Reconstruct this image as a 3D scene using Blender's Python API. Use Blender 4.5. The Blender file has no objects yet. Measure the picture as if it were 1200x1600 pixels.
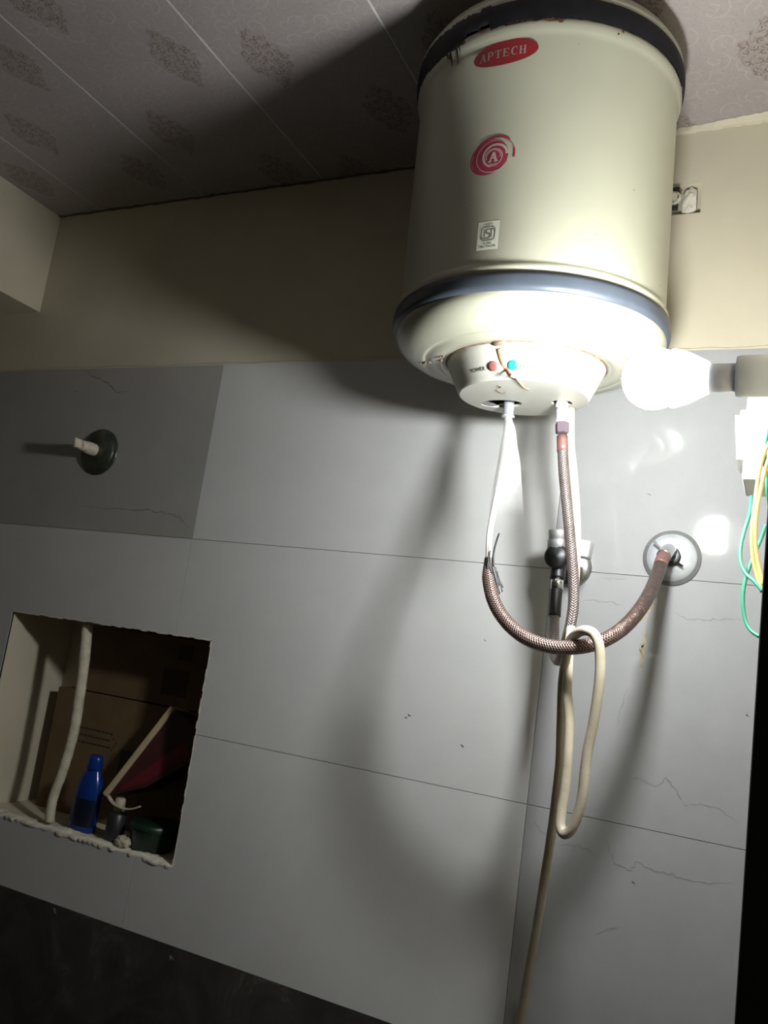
import bpy, bmesh, math, random
from mathutils import Vector, Matrix
random.seed(7)
C = bpy.context.scene.collection
PI = math.pi
# ------------------------------------------------------------------ camera
CAM = Vector((0.0, -1.1, 1.5))
F_PX = 1317.59
YAW, PITCH, ROLL = 0.462536, 0.168374, 0.141362
RM = (Matrix.Rotation(YAW, 3, 'Z') @ Matrix.Rotation(PI/2 + PITCH, 3, 'X') @ Matrix.Rotation(ROLL, 3, 'Z'))
cd = bpy.data.cameras.new('camera'); cam = bpy.data.objects.new('camera', cd); C.objects.link(cam)
cam.matrix_world = Matrix.Translation(CAM) @ RM.to_4x4()
cd.sensor_fit = 'VERTICAL'; cd.sensor_height = 24.0; cd.lens = 24.0*F_PX/1600.0
cd.clip_start = 0.02
bpy.context.scene.camera = cam
# ------------------------------------------------------------------ world, exposure
w = bpy.data.worlds.new('world'); bpy.context.scene.world = w; w.use_nodes = True
w.node_tree.nodes['Background'].inputs[0].default_value = (0.05, 0.05, 0.05, 1)
w.node_tree.nodes['Background'].inputs[1].default_value = 0.2
vs = bpy.context.scene.view_settings
bpy.context.scene.display_settings.display_device = 'sRGB'
vs.view_transform = 'Standard'; vs.look = 'None'; vs.gamma = 1.0; vs.use_curve_mapping = False
vs.exposure = 0.0
BULB = Vector((-0.1200, -0.3680, 1.7725))      # centre of the glowing dome, the only lamp of the room
BULB_STRENGTH = 475.0

def ray(px, py):
    return RM @ Vector(((px-600)/F_PX, (800-py)/F_PX, -1.0))
def at(px, py, Y):
    """world point at depth Y (distance from the back wall) seen along one direction of the survey camera"""
    r = ray(px, py); return CAM + r*((Y-CAM.y)/r.y)
def atX(px, py, X):
    r = ray(px, py); return CAM + r*((X-CAM.x)/r.x)
def atZ(px, py, Z):
    r = ray(px, py); return CAM + r*((Z-CAM.z)/r.z)

# ------------------------------------------------------------------ materials
def new_mat(name):
    m = bpy.data.materials.new(name); m.use_nodes = True
    nt = m.node_tree; b = nt.nodes['Principled BSDF']
    return m, nt, b
def N(nt, t, **kw):
    n = nt.nodes.new(t)
    for k, v in kw.items():
        if k.startswith('i_'): n.inputs[int(k[2:])].default_value = v
        else: setattr(n, k, v)
    return n
def L(nt, a, b): nt.links.new(a, b)
def math_n(nt, op, a, b=None, c=None, clamp=False):
    n = nt.nodes.new('ShaderNodeMath'); n.operation = op; n.use_clamp = clamp
    for i, v in enumerate((a, b, c)):
        if v is None: continue
        if isinstance(v, (int, float)): n.inputs[i].default_value = v
        else: nt.links.new(v, n.inputs[i])
    return n.outputs[0]
def mixc(nt, fac, a, b):
    n = nt.nodes.new('ShaderNodeMix'); n.data_type = 'RGBA'
    for idx, v in ((0, fac), (6, a), (7, b)):
        if isinstance(v, (int, float)): n.inputs[idx].default_value = v
        elif isinstance(v, tuple): n.inputs[idx].default_value = (*v[:3], 1)
        else: nt.links.new(v, n.inputs[idx])
    return n.outputs[2]
def noise(nt, scale, detail=4, rough=0.55, vec=None, dist=0.0):
    n = nt.nodes.new('ShaderNodeTexNoise'); n.inputs['Scale'].default_value = scale
    n.inputs['Detail'].default_value = detail; n.inputs['Roughness'].default_value = rough
    n.inputs['Distortion'].default_value = dist
    if vec is None:
        tc = nt.nodes.new('ShaderNodeTexCoord'); vec = tc.outputs['Object']
    nt.links.new(vec, n.inputs['Vector']); return n.outputs['Fac']
def ramp(nt, fac, lo, hi, a=0.0, b=1.0):
    n = nt.nodes.new('ShaderNodeMapRange'); n.inputs[1].default_value = lo; n.inputs[2].default_value = hi
    n.inputs[3].default_value = a; n.inputs[4].default_value = b; n.clamp = True
    nt.links.new(fac, n.inputs[0]); return n.outputs[0]
def bump(nt, b, h, strength=0.3, dist=0.002):
    n = nt.nodes.new('ShaderNodeBump'); n.inputs['Strength'].default_value = strength
    n.inputs['Distance'].default_value = dist
    nt.links.new(h, n.inputs['Height']); nt.links.new(n.outputs[0], b.inputs['Normal']); return n
def basic(name, col, rough=0.5, metal=0.0, var=0.12, vscale=30, bmp=0.0, bscale=200, spec=0.5, coat=0.0):
    m, nt, b = new_mat(name)
    b.inputs['Roughness'].default_value = rough; b.inputs['Metallic'].default_value = metal
    b.inputs['Specular IOR Level'].default_value = spec
    b.inputs['Coat Weight'].default_value = coat
    nz = noise(nt, vscale)
    f = ramp(nt, nz, 0.3, 0.7)
    c = mixc(nt, f, tuple(x*(1-var) for x in col), tuple(min(1, x*(1+var)) for x in col))
    L(nt, c, b.inputs['Base Color'])
    if bmp: bump(nt, b, noise(nt, bscale), bmp, 0.001)
    return m

M = {}
M['plaster'] = basic('cream_wall_paint', (0.53, 0.485, 0.37), 0.75, var=0.07, vscale=7, bmp=0.25, bscale=60)
M['raw_plaster'] = basic('rough_white_plaster', (0.60, 0.57, 0.48), 0.9, var=0.25, vscale=60, bmp=0.8, bscale=140)
M['grout'] = basic('grey_grout', (0.44, 0.435, 0.42), 0.8, vscale=80)
M['floor'] = basic('floor_tile_grey', (0.10, 0.095, 0.09), 0.35, vscale=10)
M['room_paint'] = basic('room_wall_paint', (0.24, 0.22, 0.18), 0.8, vscale=6)

def tile_mat(name, lo, hi, rough, vein=0.35):
    m, nt, b = new_mat(name)
    tc = N(nt, 'ShaderNodeTexCoord')
    n1 = noise(nt, 3.0, 6, 0.6, tc.outputs['Object'], 0.6)
    n2 = noise(nt, 26.0, 5, 0.6, tc.outputs['Object'])
    f = math_n(nt, 'ADD', math_n(nt, 'MULTIPLY', n1, 0.7), math_n(nt, 'MULTIPLY', n2, 0.3))
    c = mixc(nt, ramp(nt, f, 0.35, 0.65), lo, hi)
    fine = noise(nt, 700.0, 2, 0.5, tc.outputs['Object'])
    c = mixc(nt, ramp(nt, fine, 0.3, 0.7, 0.0, 0.10), c, (0.12, 0.12, 0.12))
    L(nt, c, b.inputs['Base Color'])
    b.inputs['Roughness'].default_value = rough
    bump(nt, b, n2, 0.03, 0.0006)
    return m
M['tile'] = tile_mat('grey_glazed_wall_tile', (0.525, 0.53, 0.525), (0.585, 0.59, 0.585), 0.10)
M['tile_veined'] = tile_mat('veined_darker_glazed_tile', (0.32, 0.32, 0.295), (0.38, 0.38, 0.355), 0.13)
M['tile_right'] = tile_mat('veined_grey_glazed_tile', (0.31, 0.315, 0.32), (0.355, 0.36, 0.365), 0.05)
M['vein'] = basic('marble_vein_print', (0.24, 0.245, 0.25), 0.15)
M['vein_dark'] = basic('dark_marble_vein_print', (0.20, 0.20, 0.185), 0.15)
M['stain'] = basic('yellow_brown_stain', (0.38, 0.30, 0.16), 0.5, var=0.3, vscale=200)
M['dark_line'] = basic('dark_ceiling_line', (0.10, 0.085, 0.06), 0.8)
M['mark'] = basic('dark_chip_mark', (0.05, 0.05, 0.05), 0.6)
M['chip'] = basic('pale_chip_mark', (0.32, 0.32, 0.28), 0.6)

def dark_tile():
    m, nt, b = new_mat('dark_slate_wall_tile')
    n1 = noise(nt, 9, 8, 0.7, dist=1.5); n2 = noise(nt, 60, 6, 0.7)
    c = mixc(nt, ramp(nt, n1, 0.4, 0.75), (0.032, 0.030, 0.027), (0.075, 0.068, 0.06))
    sc = math_n(nt, 'LESS_THAN', math_n(nt, 'ABSOLUTE', math_n(nt, 'SUBTRACT', n1, 0.62)), 0.008)
    c = mixc(nt, math_n(nt, 'MULTIPLY', sc, 0.5), c, (0.14, 0.13, 0.12))
    L(nt, c, b.inputs['Base Color']); b.inputs['Roughness'].default_value = 0.45
    bump(nt, b, n2, 0.3, 0.001); return m
M['tile_dark'] = dark_tile()

def ceiling_mat():
    """printed panel: pale curls all over, two staggered columns of brown medallions; object space of each panel"""
    m, nt, b = new_mat('printed_ceiling_panel')
    tc = N(nt, 'ShaderNodeTexCoord'); sep = N(nt, 'ShaderNodeSeparateXYZ'); L(nt, tc.outputs['Object'], sep.inputs[0])
    x, y = sep.outputs[0], sep.outputs[1]
    def curls(scale, turns, width, seedoff):
        mp = N(nt, 'ShaderNodeMapping'); mp.inputs['Location'].default_value = (seedoff, seedoff*0.7, 0)
        mp.inputs['Scale'].default_value = (1, 1, 0); L(nt, tc.outputs['Object'], mp.inputs[0])
        vo = N(nt, 'ShaderNodeTexVoronoi'); vo.voronoi_dimensions = '2D'; vo.inputs['Scale'].default_value = scale
        vo.inputs['Randomness'].default_value = 0.75; L(nt, mp.outputs[0], vo.inputs['Vector'])
        sub = N(nt, 'ShaderNodeVectorMath', operation='SUBTRACT')
        sc = N(nt, 'ShaderNodeVectorMath', operation='SCALE'); sc.inputs['Scale'].default_value = 1.0
        L(nt, mp.outputs[0], sub.inputs[0]); L(nt, vo.outputs['Position'], sub.inputs[1])
        s = N(nt, 'ShaderNodeSeparateXYZ'); L(nt, sub.outputs[0], s.inputs[0])
        ang = math_n(nt, 'ARCTAN2', s.outputs[1], s.outputs[0])
        cs = N(nt, 'ShaderNodeSeparateColor'); L(nt, vo.outputs['Color'], cs.inputs[0])
        sgn = math_n(nt, 'SUBTRACT', math_n(nt, 'MULTIPLY', math_n(nt, 'GREATER_THAN', cs.outputs[0], 0.5), 2.0), 1.0)
        ang = math_n(nt, 'MULTIPLY', ang, sgn)
        d = math_n(nt, 'MULTIPLY', vo.outputs['Distance'], 1.0)     # in cell units
        ph = math_n(nt, 'ADD', math_n(nt, 'MULTIPLY', d, turns), math_n(nt, 'ADD', math_n(nt, 'DIVIDE', ang, 2*PI), cs.outputs[1]))
        fr = math_n(nt, 'ABSOLUTE', math_n(nt, 'SUBTRACT', math_n(nt, 'FRACT', ph), 0.5))
        line = ramp(nt, fr, width, width*0.4)
        lim = ramp(nt, d, 0.50, 0.42)
        part = math_n(nt, 'GREATER_THAN', math_n(nt, 'FRACT', math_n(nt, 'ADD', math_n(nt, 'DIVIDE', ang, 2*PI), cs.outputs[2])), 0.22)
        return math_n(nt, 'MULTIPLY', math_n(nt, 'MULTIPLY', line, lim), part)
    pale = curls(24, 3.6, 0.07, 0.3)
    pale2 = curls(37, 2.6, 0.08, 3.1)
    brown = curls(80, 2.8, 0.17, 1.7)
    brown2 = curls(140, 2.2, 0.18, 5.1)
    def cell(cx, off):
        dx = math_n(nt, 'ABSOLUTE', math_n(nt, 'SUBTRACT', x, cx))
        yy = math_n(nt, 'SUBTRACT', math_n(nt, 'MODULO', math_n(nt, 'ADD', y, 5.6+0.14+off), 0.28), 0.14)
        dy = math_n(nt, 'ABSOLUTE', yy)
        return dx, dy
    def medal(cx, off):
        dx, dy = cell(cx, off)
        a = math_n(nt, 'DIVIDE', dx, 0.036); c = math_n(nt, 'DIVIDE', dy, 0.056)
        e = math_n(nt, 'ADD', math_n(nt, 'POWER', a, 1.25), math_n(nt, 'POWER', c, 1.25))
        th = math_n(nt, 'ARCTAN2', c, a)
        lob = math_n(nt, 'MULTIPLY', math_n(nt, 'SINE', math_n(nt, 'MULTIPLY', th, 12.0)), 0.07)
        return math_n(nt, 'ADD', e, lob)
    e = math_n(nt, 'MINIMUM', medal(0.19, 0.0), medal(0.068, 0.14))
    inside = ramp(nt, math_n(nt, 'ADD', e, ramp(nt, noise(nt, 60, 2), 0.3, 0.7, -0.18, 0.18)), 1.04, 0.92)
    rim = ramp(nt, math_n(nt, 'ABSOLUTE', math_n(nt, 'SUBTRACT', e, 0.93)), 0.07, 0.03)
    ring2 = ramp(nt, math_n(nt, 'ABSOLUTE', math_n(nt, 'SUBTRACT', e, 0.42)), 0.06, 0.02)
    br = math_n(nt, 'MAXIMUM', brown, math_n(nt, 'MULTIPLY', brown2, 0.7))
    br = math_n(nt, 'MULTIPLY', br, inside)
    br = math_n(nt, 'MAXIMUM', br, math_n(nt, 'MULTIPLY', math_n(nt, 'MAXIMUM', rim, ring2), 0.15))
    big = noise(nt, 5, 4)
    base = mixc(nt, ramp(nt, big, 0.3, 0.7), (0.30, 0.265, 0.255), (0.345, 0.31, 0.30))
    sp = noise(nt, 260, 3, 0.6)
    base = mixc(nt, ramp(nt, sp, 0.52, 0.7, 0, 0.3), base, (0.16, 0.13, 0.12))
    c = mixc(nt, math_n(nt, 'MULTIPLY', math_n(nt, 'MAXIMUM', pale, math_n(nt, 'MULTIPLY', pale2, 0.6)), 0.40), base, (0.50, 0.47, 0.44))
    c = mixc(nt, math_n(nt, 'MULTIPLY', inside, 0.22), c, (0.25, 0.19, 0.16))
    c = mixc(nt, math_n(nt, 'MULTIPLY', br, 0.95), c, (0.075, 0.042, 0.03))
    L(nt, c, b.inputs['Base Color']); b.inputs['Roughness'].default_value = 0.42
    return m
M['ceiling_panel'] = ceiling_mat()
M['joint_white'] = basic('white_ceiling_joint', (0.62, 0.60, 0.57), 0.35)

def heater_paint():
    m, nt, b = new_mat('cream_enamel_paint')
    n1 = noise(nt, 6, 3)
    c = mixc(nt, ramp(nt, n1, 0.3, 0.7), (0.37, 0.37, 0.285), (0.41, 0.41, 0.32))
    vo = N(nt, 'ShaderNodeTexVoronoi'); vo.inputs['Scale'].default_value = 38; vo.inputs['Randomness'].default_value = 1.0
    tc = N(nt, 'ShaderNodeTexCoord'); L(nt, tc.outputs['Object'], vo.inputs['Vector'])
    cs = N(nt, 'ShaderNodeSeparateColor'); L(nt, vo.outputs['Color'], cs.inputs[0])
    spots = math_n(nt, 'MULTIPLY', math_n(nt, 'LESS_THAN', vo.outputs['Distance'], 0.045), math_n(nt, 'GREATER_THAN', cs.outputs[0], 0.72))
    c = mixc(nt, math_n(nt, 'MULTIPLY', spots, 0.6), c, (0.15, 0.10, 0.05))
    # rust creeping from the upper and lower seams
    sep = N(nt, 'ShaderNodeSeparateXYZ'); L(nt, tc.outputs['Object'], sep.inputs[0])
    z = sep.outputs[2]
    nr = noise(nt, 34, 7, 0.75)
    top = ramp(nt, z, 0.165, 0.205, 0.0, 0.20)
    r = ramp(nt, math_n(nt, 'ADD', nr, top), 0.80, 0.86)
    c = mixc(nt, math_n(nt, 'MULTIPLY', r, 0.85), c, (0.12, 0.05, 0.02))
    L(nt, c, b.inputs['Base Color']); b.inputs['Roughness'].default_value = 0.33
    b.inputs['Coat Weight'].default_value = 0.25; b.inputs['Coat Roughness'].default_value = 0.22
    return m
M['heater'] = heater_paint()
M['cap_plastic'] = basic('cream_plastic', (0.50, 0.50, 0.44), 0.45, var=0.04, vscale=12)
M['band'] = basic('black_navy_band', (0.045, 0.055, 0.07), 0.38, var=0.2, vscale=20)
M['tape'] = basic('black_sealing_tape', (0.009, 0.009, 0.011), 0.6, var=0.3, vscale=60, bmp=0.3, bscale=90, spec=0.2)
M['rust'] = basic('rust_brown', (0.11, 0.045, 0.02), 0.8, var=0.5, vscale=200)
M['seam'] = basic('rusty_seam', (0.17, 0.12, 0.085), 0.7, var=0.5, vscale=120)
M['red_print'] = basic('red_sticker_print', (0.36, 0.012, 0.024), 0.4, var=0.06)
M['maroon_print'] = basic('maroon_sticker_print', (0.29, 0.028, 0.058), 0.4, var=0.1)
M['pale_print'] = basic('pale_letter_print', (0.46, 0.34, 0.31), 0.4)
M['label_film'] = basic('clear_label_film', (0.40, 0.40, 0.33), 0.3, var=0.04)
M['ink'] = basic('dark_ink', (0.045, 0.06, 0.045), 0.5)
M['lens_red'] = basic('dull_red_indicator', (0.27, 0.10, 0.085), 0.3)
M['lens_green'] = basic('teal_green_indicator', (0.02, 0.28, 0.24), 0.25)
M['dark'] = basic('dark_hollow', (0.02, 0.02, 0.02), 0.8)
M['chrome'] = basic('chrome', (0.72, 0.73, 0.75), 0.14, 1.0, var=0.08)
M['satin'] = basic('satin_grey_metal', (0.42, 0.43, 0.44), 0.4, 0.3, var=0.15, vscale=60)
M['rim_grey'] = basic('flat_grey_rim', (0.19, 0.195, 0.195), 0.5, 0.2, var=0.2, vscale=60)
M['bright_plate'] = basic('bright_satin_plate', (0.62, 0.65, 0.69), 0.25, 0.45, var=0.12, vscale=50)
M['chrome_dull'] = basic('dull_spotted_chrome', (0.42, 0.43, 0.43), 0.33, 1.0, var=0.3, vscale=90)
M['chrome_dark'] = basic('tarnished_dark_metal', (0.06, 0.062, 0.065), 0.42, 0.8, var=0.4, vscale=80)
M['chrome_green'] = basic('dark_green_tarnished_chrome', (0.10, 0.115, 0.09), 0.30, 0.75, var=0.25, vscale=60)
M['white_plastic'] = basic('white_plastic', (0.66, 0.655, 0.62), 0.35, var=0.05)
M['box_plastic'] = basic('ivory_box_plastic', (0.66, 0.65, 0.58), 0.4, var=0.04)
M['stub_plastic'] = basic('dirty_white_plastic', (0.50, 0.45, 0.35), 0.5, var=0.25, vscale=90)
M['crimp'] = basic('brown_crimp_sleeve', (0.20, 0.10, 0.09), 0.45, 0.35, var=0.2, vscale=80)
M['collar'] = basic('violet_grey_nut', (0.17, 0.13, 0.16), 0.4, 0.3, var=0.15)
M['rubber'] = basic('black_rubber_sleeve', (0.025, 0.023, 0.023), 0.5)
M['green_wire'] = basic('green_wire_insulation', (0.04, 0.27, 0.17), 0.4, var=0.1)
M['yellow_wire'] = basic('yellow_wire_insulation', (0.60, 0.47, 0.17), 0.4, var=0.1)
M['door_black'] = basic('black_door_paint', (0.006, 0.006, 0.008), 0.45, var=0.1)
M['blue_bottle'] = basic('glossy_blue_plastic', (0.003, 0.030, 0.19), 0.2, var=0.05)
M['blue_dark'] = basic('dark_blue_label', (0.002, 0.006, 0.022), 0.4)
M['black_plastic'] = basic('black_plastic', (0.02, 0.02, 0.025), 0.4)
M['pole'] = basic('whitewashed_strip', (0.50, 0.46, 0.35), 0.75, var=0.2, vscale=60, bmp=0.6, bscale=120)
M['card_edge'] = basic('pale_card_edge', (0.48, 0.38, 0.23), 0.8, var=0.1)
M['red_card'] = basic('dark_red_card', (0.045, 0.012, 0.012), 0.5, var=0.2)
M['red_glossy'] = basic('bright_red_print', (0.12, 0.012, 0.02), 0.35)
M['green_plastic'] = basic('dark_green_plastic', (0.005, 0.022, 0.010), 0.4)
M['cloth'] = basic('crumpled_pale_scrap', (0.40, 0.36, 0.28), 0.9, var=0.2, vscale=90)
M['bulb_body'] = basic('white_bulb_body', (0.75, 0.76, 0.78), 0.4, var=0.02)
_b = M['bulb_body'].node_tree.nodes['Principled BSDF']; _b.inputs['Emission Color'].default_value = (0.93, 0.96, 1.0, 1); _b.inputs['Emission Strength'].default_value = 1.6   # weak glow added to the housing so it looks washed out by glare
M['holder'] = basic('grey_holder_plastic', (0.68, 0.69, 0.72), 0.4, var=0.04)

def cardboard():
    m, nt, b = new_mat('brown_cardboard')
    n = noise(nt, 12, 6, 0.7); n2 = noise(nt, 90, 3)
    c = mixc(nt, ramp(nt, n, 0.3, 0.7), (0.11, 0.068, 0.030), (0.165, 0.105, 0.048))
    c = mixc(nt, ramp(nt, n2, 0.5, 0.7, 0, 0.25), c, (0.12, 0.07, 0.03))
    L(nt, c, b.inputs['Base Color']); b.inputs['Roughness'].default_value = 0.85; bump(nt, b, n2, 0.2, 0.001); return m
M['cardboard'] = cardboard()
M['card_print'] = basic('faded_black_print', (0.04, 0.03, 0.02), 0.7)

def cord_mat():
    m, nt, b = new_mat('dirty_white_cord')
    n1 = noise(nt, 22, 5, 0.65); n2 = noise(nt, 130, 4, 0.7)
    c = mixc(nt, ramp(nt, n1, 0.35, 0.7), (0.58, 0.53, 0.42), (0.42, 0.36, 0.26))
    c = mixc(nt, ramp(nt, n2, 0.62, 0.75, 0, 0.6), c, (0.15, 0.11, 0.07))
    L(nt, c, b.inputs['Base Color']); b.inputs['Roughness'].default_value = 0.45; bump(nt, b, n2, 0.15, 0.0008); return m
M['cord'] = cord_mat()

def braid_mat(name, c_lo, c_hi, rust=0.0, rust_from=0.5):
    """woven steel jacket: two crossed helices in UV (u = metres along, v = turns around)"""
    m, nt, b = new_mat(name)
    tc = N(nt, 'ShaderNodeTexCoord'); s = N(nt, 'ShaderNodeSeparateXYZ'); L(nt, tc.outputs['UV'], s.inputs[0])
    u, v = s.outputs[0], s.outputs[1]
    k = 2*PI*360; q = 2*PI*9
    a = math_n(nt, 'SINE', math_n(nt, 'ADD', math_n(nt, 'MULTIPLY', u, k), math_n(nt, 'MULTIPLY', v, q)))
    d = math_n(nt, 'SINE', math_n(nt, 'SUBTRACT', math_n(nt, 'MULTIPLY', u, k), math_n(nt, 'MULTIPLY', v, q)))
    h = math_n(nt, 'MAXIMUM', a, d)
    n1 = noise(nt, 45, 6, 0.7); n2 = noise(nt, 160, 4, 0.7)
    c = mixc(nt, ramp(nt, h, -0.2, 0.9), c_lo, c_hi)
    c = mixc(nt, ramp(nt, n1, 0.45, 0.7, 0, 0.5), c, (0.10, 0.055, 0.045))
    hh = math_n(nt, 'MULTIPLY', h, 1.0)
    if rust:
        fr = ramp(nt, u, rust_from, rust_from+0.05)
        fr2 = math_n(nt, 'MULTIPLY', fr, ramp(nt, n2, 0.3, 0.55, 0.75, 1.0))
        c = mixc(nt, math_n(nt, 'MULTIPLY', fr2, rust), c, mixc(nt, ramp(nt, n2, 0.45, 0.65), (0.06, 0.036, 0.032), (0.17, 0.12, 0.105)))
        hh = math_n(nt, 'ADD', math_n(nt, 'MULTIPLY', h, ramp(nt, fr, 0, 1, 1.0, 0.25)), math_n(nt, 'MULTIPLY', math_n(nt, 'MULTIPLY', n2, 4.0), fr))
    L(nt, c, b.inputs['Base Color']); b.inputs['Metallic'].default_value = 0.75; b.inputs['Roughness'].default_value = 0.36
    bump(nt, b, hh, 0.55, 0.0009); return m
M['braid'] = braid_mat('woven_steel_braid', (0.085, 0.07, 0.065), (0.42, 0.36, 0.345))
M['braid_rust'] = braid_mat('rusty_woven_braid', (0.07, 0.045, 0.038), (0.46, 0.34, 0.30), 0.95, 0.17)

def film_mat():
    """torn translucent film; thinner (more see-through) towards its lower end"""
    m, nt, b = new_mat('torn_translucent_film')
    tc = N(nt, 'ShaderNodeTexCoord'); s = N(nt, 'ShaderNodeSeparateXYZ'); L(nt, tc.outputs['UV'], s.inputs[0])
    mp = N(nt, 'ShaderNodeMapping'); mp.inputs['Scale'].default_value = (8, 5, 1); L(nt, tc.outputs['UV'], mp.inputs[0])
    st = noise(nt, 1.6, 3, 0.5, mp.outputs[0])
    al = math_n(nt, 'MULTIPLY', ramp(nt, s.outputs[0], 0.02, 0.15, 0.95, 0.0), ramp(nt, st, 0.3, 0.6, 0.55, 1.0))
    out = nt.nodes['Material Output']
    tr = N(nt, 'ShaderNodeBsdfTransparent'); df = N(nt, 'ShaderNodeBsdfDiffuse'); df.inputs[0].default_value = (0.85, 0.85, 0.84, 1)
    tl = N(nt, 'ShaderNodeBsdfTranslucent'); tl.inputs[0].default_value = (0.8, 0.8, 0.8, 1)
    m1 = N(nt, 'ShaderNodeMixShader'); m1.inputs[0].default_value = 0.45
    L(nt, df.outputs[0], m1.inputs[1]); L(nt, tl.outputs[0], m1.inputs[2])
    m2 = N(nt, 'ShaderNodeMixShader'); L(nt, al, m2.inputs[0]); L(nt, tr.outputs[0], m2.inputs[1]); L(nt, m1.outputs[0], m2.inputs[2])
    L(nt, m2.outputs[0], out.inputs[0]); nt.nodes.remove(b); return m
M['film'] = film_mat()
def emit_mat():
    m, nt, b = new_mat('glowing_diffuser')
    b.inputs['Base Color'].default_value = (0.9, 0.9, 0.9, 1)
    b.inputs['Emission Color'].default_value = (0.965, 0.98, 0.975, 1)
    b.inputs['Emission Strength'].default_value = BULB_STRENGTH; return m
M['glow'] = emit_mat()

# ------------------------------------------------------------------ object helpers
def obj(name, bm, mat, parent=None, smooth=False, local=None, kind=None):
    me = bpy.data.meshes.new(name)
    bmesh.ops.recalc_face_normals(bm, faces=bm.faces)
    bm.to_mesh(me); bm.free()
    if mat: me.materials.append(M[mat] if isinstance(mat, str) else mat)
    if smooth:
        for p in me.polygons: p.use_smooth = True
    o = bpy.data.objects.new(name, me); C.objects.link(o)
    if parent: o.parent = parent
    if local is not None: o.matrix_local = local
    if kind: o['kind'] = kind
    return o
def tag(o, label, cat, group=None):
    o['label'] = label; o['category'] = cat
    if group: o['group'] = group
    return o
def thing(name, label, cat, mw=None, group=None):
    o = bpy.data.objects.new(name, None); C.objects.link(o); o.empty_display_size = 0.05
    if mw is not None: o.matrix_world = mw
    return tag(o, label, cat, group)
def struct(name, bm, mat, smooth=False):
    return obj(name, bm, mat, None, smooth, kind='structure')
def box(bm, x0, x1, y0, y1, z0, z1, bev=0.0, mtx=None):
    r = bmesh.ops.create_cube(bm, size=1.0)
    vs_ = r['verts']
    for v in vs_:
        v.co = Vector(((x0+x1)/2 + v.co.x*(x1-x0), (y0+y1)/2 + v.co.y*(y1-y0), (z0+z1)/2 + v.co.z*(z1-z0)))
    if bev:
        es = list({e for v in vs_ for e in v.link_edges})
        rr = bmesh.ops.bevel(bm, geom=es, offset=bev, segments=2, affect='EDGES', profile=0.5)
    if mtx is not None:
        bmesh.ops.transform(bm, matrix=mtx, verts=[v for v in bm.verts])
    return bm
def catmull(pts, per=10):
    P = [Vector(p) for p in pts]; out = []
    Q = [P[0]*2-P[1]] + P + [P[-1]*2-P[-2]]
    for i in range(1, len(Q)-2):
        p0, p1, p2, p3 = Q[i-1:i+3]
        for k in range(per):
            t = k/per
            out.append(0.5*((2*p1) + (p2-p0)*t + (2*p0-5*p1+4*p2-p3)*t*t + (3*p1-p0-3*p2+p3)*t**3))
    out.append(P[-1]); return out
def tube(bm, pts, rad, n=14, per=10, cap=True, flat=None, smoothpath=True, jitter=0.0):
    """sweep a circle along pts with parallel transport; rad number or function of 0..1"""
    path = catmull(pts, per) if smoothpath else [Vector(p) for p in pts]
    uvl = bm.loops.layers.uv.get('UVMap') or bm.loops.layers.uv.new('UVMap')
    T = []
    for i in range(len(path)):
        a = path[max(0, i-1)]; b = path[min(len(path)-1, i+1)]; T.append((b-a).normalized())
    nrm = Vector((1, 0, 0)) if abs(T[0].x) < 0.8 else Vector((0, 1, 0))
    nrm = (nrm - T[0]*nrm.dot(T[0])).normalized()
    rings = []; ln = [0.0]
    for i in range(1, len(path)): ln.append(ln[-1] + (path[i]-path[i-1]).length)
    for i, c in enumerate(path):
        nrm = (nrm - T[i]*nrm.dot(T[i])).normalized(); bn = T[i].cross(nrm)
        s = i/(len(path)-1); r = rad(s) if callable(rad) else rad
        fl = flat if flat else 1.0
        rings.append([bm.verts.new(c + (nrm*math.cos(2*PI*k/n) + bn*math.sin(2*PI*k/n)*fl)*(r*(1+random.uniform(-jitter, jitter)))) for k in range(n)])
    for i in range(len(rings)-1):
        for k in range(n):
            f = bm.faces.new((rings[i][k], rings[i][(k+1) % n], rings[i+1][(k+1) % n], rings[i+1][k]))
            uv = ((ln[i], k/n), (ln[i], (k+1)/n), (ln[i+1], (k+1)/n), (ln[i+1], k/n))
            for lp, q in zip(f.loops, uv): lp[uvl].uv = q
    if cap:
        bm.faces.new(rings[0]); bm.faces.new(list(reversed(rings[-1])))
    return bm
def lathe(bm, prof, n=64, mtx=None, cap0=False, cap1=False, a0=0.0, a1=2*PI, rfun=None):
    """profile of (axial, radius) about local Z"""
    full = abs(a1-a0-2*PI) < 1e-6; m = n if full else n+1; rings = []
    for (t, r) in prof:
        ring = []
        for k in range(m):
            an = a0 + (a1-a0)*k/n
            tt, rr = (t, r) if rfun is None else rfun(t, r, an)
            co = Vector((rr*math.cos(an), rr*math.sin(an), tt))
            ring.append(bm.verts.new(mtx @ co if mtx is not None else co))
        rings.append(ring)
    for i in range(len(rings)-1):
        for k in range(n if full else m-1):
            bm.faces.new((rings[i][k], rings[i][(k+1) % m], rings[i+1][(k+1) % m], rings[i+1][k]))
    if cap0: bm.faces.new(rings[0])
    if cap1: bm.faces.new(rings[-1])
    return bm
def axis_mtx(origin, direction):
    z = Vector(direction).normalized(); x = Vector((0, 0, 1)) if abs(z.z) < 0.9 else Vector((1, 0, 0))
    x = (x - z*x.dot(z)).normalized(); y = z.cross(x)
    m = Matrix((x, y, z)).transposed().to_4x4(); m.translation = Vector(origin); return m

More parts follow.
